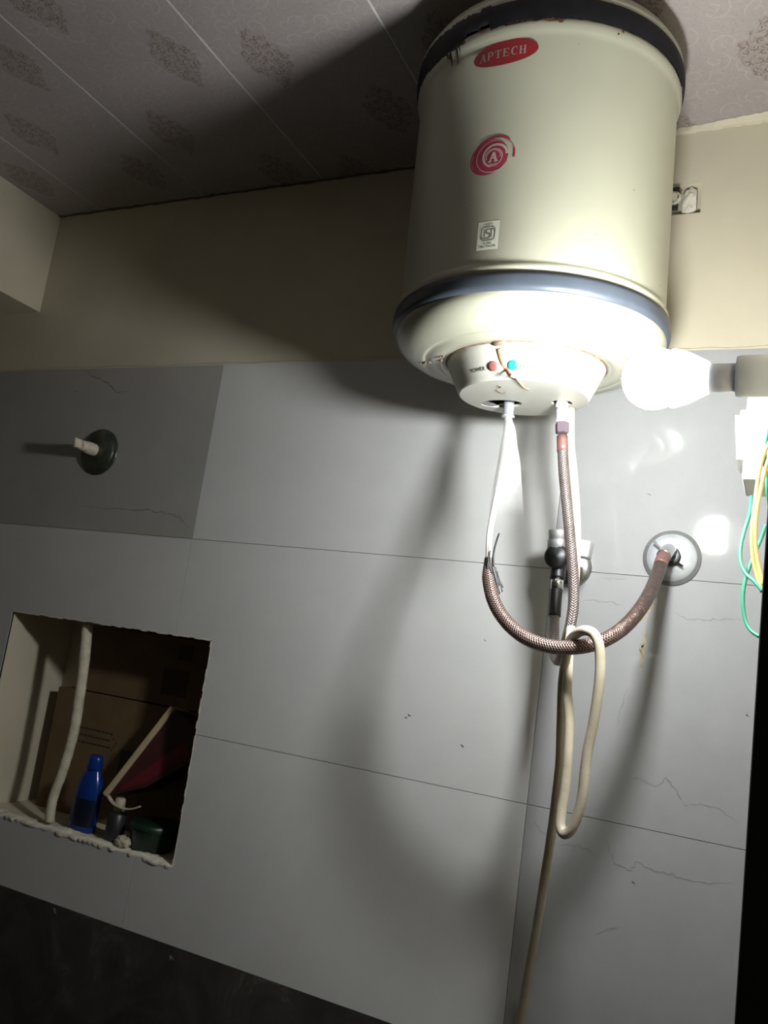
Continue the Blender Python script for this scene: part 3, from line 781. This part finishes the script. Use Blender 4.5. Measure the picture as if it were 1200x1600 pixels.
# round emblem
E0 = -92.3; T0 = .0500
bm = bmesh.new()
disc(bm, -.0045, -.0008, .0222, .0200, .25, 60)
ann(bm, .0, .001, .0236, .0208, .004, .0016, .62, PI*1.0, rot=.15)
ann(bm, .0035, .0005, .0205, .0195, .0024, .0006, -.35, 1.3, rot=.1)
o = obj('emblem_disc', wrap(bm, E0, T0), 'maroon_print', heater)
bm = bmesh.new()
ann(bm, .0010, -.0004, .0195, .0182, .0006, .0012, 1.0, 2*PI-.7, rot=.2)      # thin outer loop
ann(bm, -.0080, -.0020, .0165, .0155, .0004, .0004, PI*.78, PI*1.15, rot=.2)
ann(bm, .0020, .0008, .0212, .0190, .0006, .0012, .05, 1.45, rot=.2)
ann(bm, .0026, .0002, .0135, .0125, .0030, .0018, -.2, PI*1.35, rot=.2)      # broad pale crescent
ann(bm, .0010, -.0016, .0100, .0098, .0011, rot=.1)
ann(bm, .0010, -.0010, .0080, .0076, .0009, .0009, -.3, PI*1.1, rot=.1)
obj('emblem_ring', wrap(bm, E0, T0, .0005), 'pale_print', heater)
bm = bmesh.new(); strokes(bm, [(.12, 0, .50, 1, .20), (.86, 0, .50, 1, .30), (.3, .40, .7, .40, .16), (-.06, .04, .34, .04, .14), (.62, .04, 1.08, .04, .14)], -.0040, -.0070, .0100, .0112)
ann(bm, .0010, -.0076, .0042, .0022, .0008, .0008, PI*1.1, PI*1.9)
obj('emblem_letter', wrap(bm, E0, T0, .0006), 'pale_print', heater)
# certification label
I0 = -91.3; TI = -.0395
bm = bmesh.new(); strokes(bm, [(0, -.0175, 0, .0145, .0240)], 0, 0, 1, 1)
film = obj('label_film', wrap(bm, I0, TI, .0002), 'label_film', heater)
bm = bmesh.new()
def rrect(bm, cx, cy, w_, h_, r, lw):
    pts = []
    for qx, qy, a0 in ((1, 1, 0), (-1, 1, PI/2), (-1, -1, PI), (1, -1, 1.5*PI)):
        for k in range(6):
            th = a0+PI/2*k/5; pts.append((cx+qx*(w_/2-r)+r*math.cos(th), cy+qy*(h_/2-r)+r*math.sin(th), math.cos(th), math.sin(th)))
    n = len(pts)
    A = [bm.verts.new((x-nx*lw/2, y-ny*lw/2, 0)) for x, y, nx, ny in pts]; B = [bm.verts.new((x+nx*lw/2, y+ny*lw/2, 0)) for x, y, nx, ny in pts]
    for k in range(n): bm.faces.new((A[k], A[(k+1) % n], B[(k+1) % n], B[k]))
rrect(bm, 0, 0, .0150, .0150, .0032, .0008)
lw = .0008
strokes(bm, [(-.0038, -.0036, -.0038, .0048, lw), (-.0056, -.0052, .0016, -.0052, lw), (-.0056, -.0052, -.0056, -.0036, lw),
             (-.0018, .0048, .0050, .0048, lw), (-.0018, .0052, -.0018, -.0002, lw), (-.0018, .0000, .0020, .0000, lw), (.0020, .0004, .0020, -.0056, lw),
             (.0050, .0052, .0056, .0036, lw*1.4), (.0038, .0038, .0038, -.0050, lw)], 0, .0, 1, 1)
obj('certification_mark', wrap(bm, I0, TI+.0005, .0005), 'ink', heater)
for txt, dy, sz in (('SAFETY', .0108, .0030), ('IS 2082', -.0105, .0030), ('CM/L-9066204', -.0140, .0031)):
    bm = text_mesh(txt, sz, .00003, 1.0, 2)
    obj('lettering', wrap(bm, I0, TI+dy, .0005), 'ink', heater)
# outlet and inlet nozzles
bm = bmesh.new(); lathe(bm, [(-.158, .0068), (-.186, .0068), (-.187, .0085), (-.1885, .0085), (-.1895, .006)], 24, Matrix.Translation((n1.x, n1.y, 0)), cap1=True)
obj('outlet_nozzle', bm, 'bright_plate', heater, True)
bm = bmesh.new(); lathe(bm, [(-.160, .0070), (-.174, .0070), (-.176, .0075), (-.180, .0075)], 24, Matrix.Translation((n2.x, n2.y, 0)), cap1=True)
obj('inlet_nozzle', bm, 'white_plastic', heater, True)
# wall bracket with bolt
bm = bmesh.new(); p0 = to_h(Vector((-0.1725, -.004, 2.168)))
W = lambda m, v: m @ v
bm = bmesh.new(); box(bm, -.42, -.168, -.0065, -.0025, 2.150, 2.184, .0008); bmesh.ops.transform(bm, matrix=HI, verts=bm.verts); obj('wall_bracket', bm, 'chrome_dark', heater)
bm = bmesh.new(); m = axis_mtx((-0.1745, -.0065, 2.167), (0, -1, 0))
lathe(bm, [(-.001, .0100), (.001, .0100), (.0015, .0085), (.002, .0065)], 18, HI @ m); lathe(bm, [(.0018, .0062), (.0068, .0062), (.0075, .005), (.0085, 0)], 6, HI @ m)
for v in bm.verts: v.co += Vector((random.uniform(-1, 1), random.uniform(-1, 1), random.uniform(-1, 1)))*.0006
obj('bracket_bolt', bm, 'raw_plaster', heater)

# ================================================================== HOSES
def HW(v): return HM @ v
N1 = HW(Vector((n1.x, n1.y, -.1895))); N2 = HW(Vector((n2.x, n2.y, -.180)))
# loop hose: outlet -> loop -> wall flange; its jacket is torn near the top
FL = Vector((-0.1388, 0.0, 1.6714))
loop = thing('braided_hose', 'rusty brown braided hose hanging in a wide loop to the wall flange', 'hose', Matrix.Translation(N1))
LI = Matrix.Translation(-N1)
def child(name, bm, mat, par, inv, smooth=True, **kw):
    bmesh.ops.transform(bm, matrix=inv, verts=bm.verts); return obj(name, bm, mat, par, smooth, **kw)
pts = [at(763, 872, -.205), at(764, 905, -.210), at(772, 940, -.214), at(790, 970, -.216), at(817, 994, -.218), at(850, 1008, -.220), at(885, 1012, -.220), at(920, 1008, -.218), at(950, 997, -.211), at(976, 979, -.195), at(1000, 952, -.168), at(1016, 925, -.130), at(1027, 898, -.088), at(1033, 880, -.062)]
bm = bmesh.new(); tube(bm, pts, lambda s: .0042+.0034*min(1, s*14), 20, 14, jitter=0.0); child('braided_jacket', bm, 'braid_rust', loop, LI)
bm = bmesh.new()
tube(bm, [at(1031.5, 884, -.068), at(1035.5, 873, -.052), at(1039, 866, -.042)], .0080, 18, 4); child('crimp_sleeve', bm, 'crimp', loop, LI)
bm = bmesh.new()
tube(bm, [at(1037, 869, -.046), at(1042, 862, -.037), at(1046, 860, -.026), FL+Vector((.001, -.006, .004))], lambda s: .0088-.001*s, 18, 5); child('hose_nut', bm, 'chrome', loop, LI)
inner = [N1 - Vector((0, 0, .0004)), at(791, 700, -.158), at(782, 745, -.170), at(773, 790, -.182), at(765, 835, -.195), at(763, 880, -.206)]
bm = bmesh.new(); tube(bm, inner, .0036, 12, 8); child('inner_tube', bm, 'white_plastic', loop, LI)
bm = bmesh.new()
fp = [N1 - Vector((0, 0, .0006)), at(796, 675, -.150), at(795, 700, -.155), at(795, 725, -.160), at(793, 760, -.167), at(791, 800, -.175), at(790, 850, -.187)]
tube(bm, fp, lambda s: .0048+.0185*(s**1.05), 24, 8, cap=False, flat=.9); child('torn_sleeve', bm, 'film', loop, LI)
bm = bmesh.new()
for P in ([(780, 833), (775, 848), (771, 866), (771, 885)], [(770, 868), (770, 886), (775, 905), (781, 928)], [(763, 868), (764, 884), (770, 900), (774, 922)], [(774, 886), (779, 902), (786, 918)], [(764, 862), (762, 880), (765, 902), (768, 925)], [(777, 893), (781, 908), (785, 925)], [(766, 860), (765, 878), (769, 897)], [(771, 880), (776, 898), (780, 915)], [(762, 875), (761, 895), (766, 915)]):
    r = .0011 if P[0] == (780, 833) else .0007
    tube(bm, [at(x, y, -.214) for x, y in P], r, 6, 6)
child('frayed_wire', bm, 'chrome_dark', loop, LI, kind=None)
# inlet hose: heater -> narrow U -> valve
inlet = thing('braided_hose', 'steel braided hose running straight down from heater and turning up to valve', 'hose', Matrix.Translation(N2))
II = Matrix.Translation(-N2)
bm = bmesh.new(); tube(bm, [N2, at(878.5, 660, -.149)], .0070, 18, 3); child('white_ferrule', bm, 'white_plastic', inlet, II)
bm = bmesh.new(); lathe(bm, [(0, .0075), (.001, .0082), (.012, .0082), (.0135, .0070)], 6, axis_mtx(at(878.5, 661, -.149), at(878.5, 690, -.151)-at(878.5, 661, -.149)), cap0=True, cap1=True); child('hose_nut', bm, 'collar', inlet, II, False)
bm = bmesh.new(); tube(bm, [at(878.5, 682, -.151), at(879, 706, -.153)], .0066, 18, 3); child('crimp_sleeve', bm, 'crimp', inlet, II)
VY = -.075
pts = [at(879, 703, -.153), at(881, 740, -.155), at(885, 780, -.157), at(889, 820, -.159), at(893, 865, -.160), at(896, 905, -.160), at(896, 945, -.158), at(891, 978, -.155), at(884, 1005, -.150), at(878, 1024, -.140), at(872, 1032, -.125), at(867, 1024, -.110), at(865.5, 1000, -.098), at(866, 970, -.090), at(868, 940, -.084), at(870, 918, -.080)]
bm = bmesh.new(); tube(bm, pts, .0062, 20, 12); child('braided_jacket', bm, 'braid', inlet, II)
bm = bmesh.new(); tube(bm, [at(866.5, 963, -.0885), at(868, 940, -.084), at(870, 918, -.080)], .0074, 16, 4); child('rubber_sleeve', bm, 'rubber', inlet, II)
bm = bmesh.new(); tube(bm, [at(870, 921, -.0805), at(871, 902, -.078)], .0078, 12, 2); child('hose_nut', bm, 'chrome', inlet, II)
# valve
VC = at(873, 872, VY)
valve = thing('angle_valve', 'tarnished grey angle valve on wall behind the hanging braided hose', 'valve', Matrix.Translation((VC.x, 0, VC.z)))
VI = Matrix.Translation((-VC.x, 0, -VC.z))
bm = bmesh.new(); tube(bm, [at(871, 905, -.078), at(872, 892, -.076), at(873, 872, VY)], .0095, 18, 4); child('outlet', bm, 'chrome_dark', valve, VI)
bm = bmesh.new(); lathe(bm, [(0, .011), (.055, .011), (.056, .014), (.075, .0155), (.088, .0150), (.090, .012), (.092, 0)], 24, axis_mtx((VC.x, 0.0, VC.z), (0, -1, 0)), cap0=True); child('valve_body', bm, 'chrome_dark', valve, VI)
bm = bmesh.new(); lathe(bm, [(-.004, .0130), (.0005, .0138), (.010, .0138), (.011, .0125), (.012, .0138), (.022, .0138), (.0235, .0120), (.024, .0126), (.034, .0130), (.0352, .0120), (.0352, 0)], 24, axis_mtx(at(872, 872, VY), Vector((-.001, -.004, .03)))); child('valve_bonnet', bm, 'satin', valve, VI)
bm = bmesh.new(); hx = at(909, 858, -.075)
box(bm, -.020, .0115, -.010, .010, -.0105, .0105, .0012, Matrix.Translation(hx) @ Matrix.Rotation(.08, 4, 'Y')); child('lever_handle', bm, 'satin', valve, VI)
bm = bmesh.new(); lathe(bm, [(0, .026), (.003, .026), (.006, .020), (.009, .012)], 32, axis_mtx((VC.x, 0, VC.z), (0, -1, 0)), cap1=True); child('wall_rose', bm, 'chrome_dull', valve, VI)

# wall flanges
def flange(name, c, r, label, cat, outer, inner_):
    t = thing(name, label, cat, Matrix.Translation(c)); m = axis_mtx((0, 0, 0), (0, -1, 0))
    bm = bmesh.new(); lathe(bm, [(0, r), (.0015, r), (.0028, r*.975), (.0040, r*.87), (.0048, r*.855)], 64, m); obj('outer_rim', bm, outer, t, True)
    bm = bmesh.new(); lathe(bm, [(.0044, r*.86), (.0070, r*.82), (.0100, r*.66), (.0125, r*.44), (.0130, r*.33), (.0120, 0)], 64, m); obj('dome_plate', bm, inner_, t, True)
    return t, m
t, m = flange('pipe_flange', FL, .0352, 'round chrome flange on the wall where the rusty hose ends', 'flange', 'rim_grey', 'bright_plate')
bm = bmesh.new(); lathe(bm, [(.010, .0125), (.0185, .0125), (.0195, .011), (.0195, .007)], 24, m); obj('collar', bm, 'chrome_dark', t, True)
bm = bmesh.new(); tube(bm, [at(1021, 845, -.020)-FL, at(1031, 856, -.020)-FL], .0012, 6, 2); obj('clip_pin', bm, 'chrome_dark', t); bm = bmesh.new(); tube(bm, [at(1057, 878, -.020)-FL, at(1067, 885, -.018)-FL], .0014, 6, 2); obj('clip_pin', bm, 'chrome_dark', t)
FL2 = Vector((-1.131, 0, 1.788))
t, m = flange('pipe_flange', FL2, .0425, 'dark tarnished round flange around the white stub on the left tile', 'flange', 'chrome_green', 'chrome_green')
ps = thing('pipe_stub', 'short white plastic pipe plug sticking out of the left flange', 'pipe', Matrix.Translation(FL2+Vector((0, -.0125, 0))))
m = axis_mtx((0, 0, 0), (-.08, -1, .04))
bm = bmesh.new(); lathe(bm, [(0, .0105), (.002, .0115), (.020, .0110), (.0205, .0095), (.0225, .0095), (.030, .0092), (.031, .008)], 20, m, cap1=True); obj('plug_body', bm, 'stub_plastic', ps, True)
bm = bmesh.new(); box(bm, -.0085, .0085, -.0028, .0028, .029, .046, .001, m @ Matrix.Rotation(.3, 4, 'Z')); obj('plug_grip', bm, 'stub_plastic', ps)

# ================================================================== POWER CORD
cp = [HW(Vector((n2.x+.006, n2.y+.020, -.1755))), at(891.5, 695, -.122), at(895, 730, -.121), at(899, 780, -.120), at(901, 830, -.125), at(900, 880, -.130), at(896, 940, -.140), at(890, 1000, -.165), at(888, 1040, -.182), at(886, 1080, -.190), at(890, 1126, -.195), at(888, 1175, -.198), at(883, 1232, -.200), at(877.5, 1268, -.202), at(876, 1291, -.205), at(882, 1303, -.209),
      at(895, 1292, -.213), at(909, 1248, -.217), at(917, 1180, -.222), at(928, 1125, -.228), at(937, 1060, -.236), at(937, 1015, -.239), at(929, 992, -.239), at(915, 985, -.235), at(901, 990, -.222), at(891, 1002, -.202), at(885, 1024, -.190), at(879, 1070, -.178), at(877, 1130, -.170), at(875, 1190, -.160), at(869, 1246, -.145), at(862, 1300, -.125), at(850, 1378, -.095), at(837, 1458, -.070), at(823, 1536, -.050), at(810, 1615, -.038), at(790, 1750, -.025)]
bm = bmesh.new(); tube(bm, cp, .0052, 16, 8)
cord = obj('power_cord', bm, 'cord', None, True)
tag(cord, 'dirty white power cord looped over the rusty hose and hanging to the floor', 'cord')

# ================================================================== BULB, HOLDER, SWITCH BOX, WIRES
BM = axis_mtx(BULB, (1, 0, 0))
bulb = thing('light_bulb', 'lit white bulb pointing left below the water heater', 'light bulb', Matrix.Translation(BULB))
R0 = .0272; prof = []
a_end = math.acos(.0140/R0)
for k in range(17):
    th = PI - (PI-a_end)*k/16; prof.append((R0*math.cos(th), R0*math.sin(th)))
m = axis_mtx((0, 0, 0), (1, 0, 0))
bm = bmesh.new(); lathe(bm, prof, 40, m); obj('diffuser_dome', bm, 'glow', bulb, True)
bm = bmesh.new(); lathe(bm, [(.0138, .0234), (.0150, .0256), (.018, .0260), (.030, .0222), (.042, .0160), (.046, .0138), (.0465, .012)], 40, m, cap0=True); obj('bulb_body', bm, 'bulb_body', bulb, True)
bm = bmesh.new(); lathe(bm, [(.046, .0122), (.068, .0122)], 24, m, cap0=True, cap1=True); obj('bulb_base', bm, 'holder', bulb, True)
holder = thing('lamp_holder', 'grey ribbed lamp holder above the ivory switch box', 'lamp holder', Matrix.Translation((XR, BULB.y, BULB.z+.001)))
hx = BULB.x - XR
bm = bmesh.new(); lathe(bm, [(hx+.0675, .0125), (hx+.0675, .0170), (hx+.0700, .0176), (hx+.094, .0176), (hx+.0945, .0165)], 32, m, cap0=True); obj('socket_shell', bm, 'holder', holder, True)
bm = bmesh.new(); lathe(bm, [(hx+.0945, .0170), (hx+.0955, .0185), (hx+.115, .0190), (hx+.135, .030), (0, .034)], 32, m, cap0=True, cap1=True); obj('socket_base', bm, 'holder', holder, True)
# switch box on the right wall
BY = -.275
q0 = at(1159, 749, BY); q1 = at(1160, 619, BY); qb = atZ(1167, 776, q0.z)
bx = thing('switch_box', 'ivory plastic switch box at right edge, wires hanging below', 'switch', Matrix.Translation((XR, (BY+qb.y)/2, (q0.z+q1.z)/2)))
BI = bx.matrix_world.inverted()
q2 = at(1146, 656, BY+.03); q3 = at(1152, 724, BY+.03)
bm = bmesh.new(); box(bm, q0.x, XR-.0005, BY, qb.y, q0.z, q1.z, .0025); child('back_box', bm, 'box_plastic', bx, BI, False)
bm = bmesh.new(); box(bm, q0.x-.006, q0.x, BY+.008, qb.y-.006, q3.z-.002, q2.z+.003, .0012); child('switch_plate', bm, 'white_plastic', bx, BI, False)
bm = bmesh.new(); box(bm, q0.x-.011, q0.x-.006, BY+.014, qb.y-.012, q3.z, q2.z, .0010)
for v in bm.verts:
    if v.co.x < q0.x-.008: v.co.x += (q2.z-v.co.z)*.10
child('rocker', bm, 'white_plastic', bx, BI, False)
sl = at(1157.5, 688, BY); bm = bmesh.new(); box(bm, sl.x, sl.x+.0008, BY+.0082, BY+.0086, sl.z-.003, sl.z+.003); child('slot', bm, 'dark', bx, BI, False)
def wire(label, P, r, mt, grp=None):
    bm = bmesh.new(); tube(bm, P, r, 10, 8); o = obj('wire', bm, mt, None, True); tag(o, label, 'wire', grp); return o
wy = -.300
wy = -.298
wire('green wire bending widest to the left below the switch box', [at(1174, 776, -0.2600), at(1172, 800, -0.2750), at(1163, 830, -0.2850), at(1157, 858, -0.2900), at(1158, 880, -0.2950), at(1166, 897, -0.3000), at(1178, 908, -0.3050), at(1192, 924, -0.3100)], .0017, 'green_wire')
wire('green wire crossing behind the yellow ones and hanging lowest', [at(1197, 820, -0.2850), at(1188, 845, -0.2850), at(1178, 868, -0.2870), at(1168, 895, -0.2900), at(1162, 920, -0.2930), at(1161, 945, -0.2950), at(1165, 970, -0.2980), at(1173, 985, -0.3020), at(1187, 995, -0.3070)], .0017, 'green_wire')
wire('yellow wire on the left of the pair beside the switch box', [at(1203, 690, wy), at(1193, 712, wy), at(1186, 740, wy), at(1181, 775, wy), at(1177, 810, wy), at(1175, 840, wy), at(1177, 872, wy), at(1183, 898, wy), at(1191, 925, wy-.004)], .0018, 'yellow_wire')
wire('yellow wire on the right of the pair beside the switch box', [at(1206, 705, wy-.004), at(1197, 730, wy-.004), at(1190, 760, wy-.004), at(1184, 790, wy-.004), at(1181, 820, wy-.004), at(1181, 850, wy-.004), at(1185, 882, wy-.004), at(1194, 915, wy-.006)], .0018, 'yellow_wire')
wire('grey green wire running over the front of the switch box', [at(1206, 655, wy+.002), at(1199, 680, wy+.002), at(1195, 705, wy+.002), at(1196, 730, wy+.002), at(1199, 760, wy+.002), at(1204, 800, wy+.002)], .0019, 'green_wire')

# ================================================================== IN THE NICHE
SZ = NICHE[2]
# cardboard carton filling the back
cb = thing('cardboard_box', 'brown cardboard box filling the back of the niche', 'box', Matrix.Translation((-1.02, ND-.03, SZ)))
bm = bmesh.new(); box(bm, -.205, .195, -.012, .028, 0, .215, .001); obj('lower_face', bm, 'cardboard', cb)
bm = bmesh.new(); box(bm, -.160, .195, -.008, .028, .217, .336, .001); obj('upper_flap', bm, 'cardboard', cb)
bm = bmesh.new()
rnd = random.Random(8)
for r_ in range(3):
    x = -.15
    while x < -.06:
        w_ = rnd.uniform(.004, .010); box(bm, x, x+w_, -.0126, -.0121, .150-r_*.012, .153-r_*.012); x += w_+.003
for k in range(7): box(bm, -.052+.0035*(k % 3), -.050+.0035*(k % 3), -.0126, -.0121, .105+.006*k, .109+.006*k)
obj('printed_lines', bm, 'card_print', cb)
for q in ((-.030, .030, -.0126, -.0121, .085, .130), (.03, .085, -.0086, -.0081, .235, .280), (.055, .085, -.0086, -.0081, .298, .325)):
    bm = bmesh.new(); box(bm, *q); obj('printed_block', bm, 'card_print', cb)
# upright whitewashed strip
pp = [at(138, 968, .022), at(134, 1005, .022), at(130, 1045, .022), at(124, 1088, .022), at(118, 1130, .022), at(109, 1168, .022), at(97, 1207, .021), at(84, 1243, .020), at(79, 1268, .019), at(77, 1288, .018)]
pp[-1].z = SZ+.006; pp[0].z = NICHE[3]-.001
bm = bmesh.new(); tube(bm, pp, lambda s: .0098-.002*s, 12, 6, jitter=.06); o = obj('wooden_strip', bm, 'pole', None, True)
tag(o, 'whitewashed bent strip standing upright at the left of the niche', 'strip')
# blue bottle
b0 = at(126, 1300, .042); b0.z = SZ+.0005
bt = thing('bottle', 'glossy blue plastic bottle standing in the niche', 'bottle', Matrix.Translation((b0.x, .042, b0.z)) @ Matrix.Rotation(.03, 4, 'Y'))
def oval(t, r, an): return t, r*(1 - .28*abs(math.sin(an))**2)
def ovl(prof, fl=.66, n=32):
    bm = bmesh.new(); lathe(bm, prof, n, cap0=True, cap1=True)
    for v in bm.verts: v.co.y *= fl
    return bm
obj('bottle_body', ovl([(0, .024), (.003, .0265), (.030, .0265), (.060, .0262), (.078, .0240), (.090, .0190), (.098, .0150), (.101, .0138)]), 'blue_bottle', bt, True)
obj('bottle_cap', ovl([(.0995, .0135), (.101, .0146), (.118, .0128), (.122, .011), (.1235, .008)], .85), 'blue_bottle', bt, True)
bm = bmesh.new(); lathe(bm, [(.010, .0269), (.054, .0269)], 24, a0=-1.9, a1=-.2)
for v in bm.verts: v.co.y *= .67
obj('bottle_label', bm, 'blue_dark', bt, True)
# small dark bottle with pale cap
b1 = at(176, 1318, .035); b1.z = SZ+.0005
bt = thing('bottle', 'small black bottle with a pale cap right of the blue bottle', 'bottle', Matrix.Translation((b1.x, .035, b1.z)))
bm = bmesh.new(); lathe(bm, [(0, .0145), (.002, .0155), (.042, .0155), (.046, .012), (.047, .009)], 24, cap0=True, cap1=True); obj('bottle_body', bm, 'black_plastic', bt, True)
bm = bmesh.new(); lathe(bm, [(.047, .0095), (.066, .0082), (.068, .006)], 20, cap0=True, cap1=True); obj('bottle_cap', bm, 'cloth', bt, True)
# dark red carton tipped on its corner with pale cut edge
A = at(168, 1242, .030); B = at(272, 1108, .055)
d = (B-A).normalized(); ln_ = (B-A).length
yv = Vector((0, 1, 0)); yv = (yv - d*yv.dot(d)).normalized(); dn = d.cross(yv)
if dn.z > 0: dn = -dn
m = Matrix((d, yv, dn)).transposed().to_4x4(); m.translation = A
ct = thing('carton', 'dark red carton leaning diagonally in the niche with pale cut edge', 'box', m)
bm = bmesh.new()
pts_ = [(0, 0), (ln_, 0), (ln_*1.02, .060), (ln_*.80, .085), (ln_*.30, .045)]
f0 = [bm.verts.new((x, .004, z)) for x, z in pts_]; f1 = [bm.verts.new((x, .050, z)) for x, z in pts_]
bm.faces.new(f0); bm.faces.new(f1)
for k in range(5): bm.faces.new((f0[k], f0[(k+1) % 5], f1[(k+1) % 5], f1[k]))
obj('carton_body', bm, 'red_card', ct)
bm = bmesh.new(); box(bm, -.004, ln_, -.002, .050, -.009, .0, .0015); obj('cut_edge', bm, 'card_edge', ct)
bm = bmesh.new(); q = [(.02, .008), (ln_*.86, .052), (ln_*.80, .075), (ln_*.32, .040), (.02, .012)]
bm.faces.new([bm.verts.new((x, .0035, z)) for x, z in q]); obj('red_flap', bm, 'red_glossy', ct)
# curled pale scrap and crumpled piece, dark green tub
cpt = [at(169, 1243, .028), at(178, 1256, .024), at(192, 1263, .024), at(206, 1264, .028), at(220, 1260, .035)]
bm = bmesh.new(); tube(bm, cpt, .0045, 8, 6, flat=.35); o = obj('paper_strip', bm, 'cloth', None, True); tag(o, 'curled pale paper strip hanging under the tipped red carton', 'paper')
g0 = at(232, 1335, .045)
tb = thing('tub', 'dark green plastic tub lying at the right of the niche floor', 'tub', Matrix.Translation((g0.x, .050, SZ+.0008)))
bm = bmesh.new(); lathe(bm, [(0, .030), (.003, .033), (.030, .038), (.033, .040), (.034, .037), (.005, .031)], 32, cap0=True, cap1=True); obj('tub_wall', bm, 'green_plastic', tb, True)
bm = bmesh.new(); lathe(bm, [(.0335, .0408), (.040, .0408), (.042, .038), (.0425, 0)], 32); obj('tub_lid', bm, 'green_plastic', tb, True)
bm = bmesh.new(); bmesh.ops.create_icosphere(bm, subdivisions=3, radius=1)
rnd = random.Random(2)
for v in bm.verts: v.co = Vector((v.co.x*.014, v.co.y*.010, max(-.6, v.co.z)*.010))*(1+rnd.uniform(-.2, .2))
o = obj('paper_scrap', bm, 'cloth', None); s0 = at(193, 1318, .020); o.location = (s0.x, .018, SZ+.0085); tag(o, 'small crumpled pale scrap beside the black bottle', 'paper')
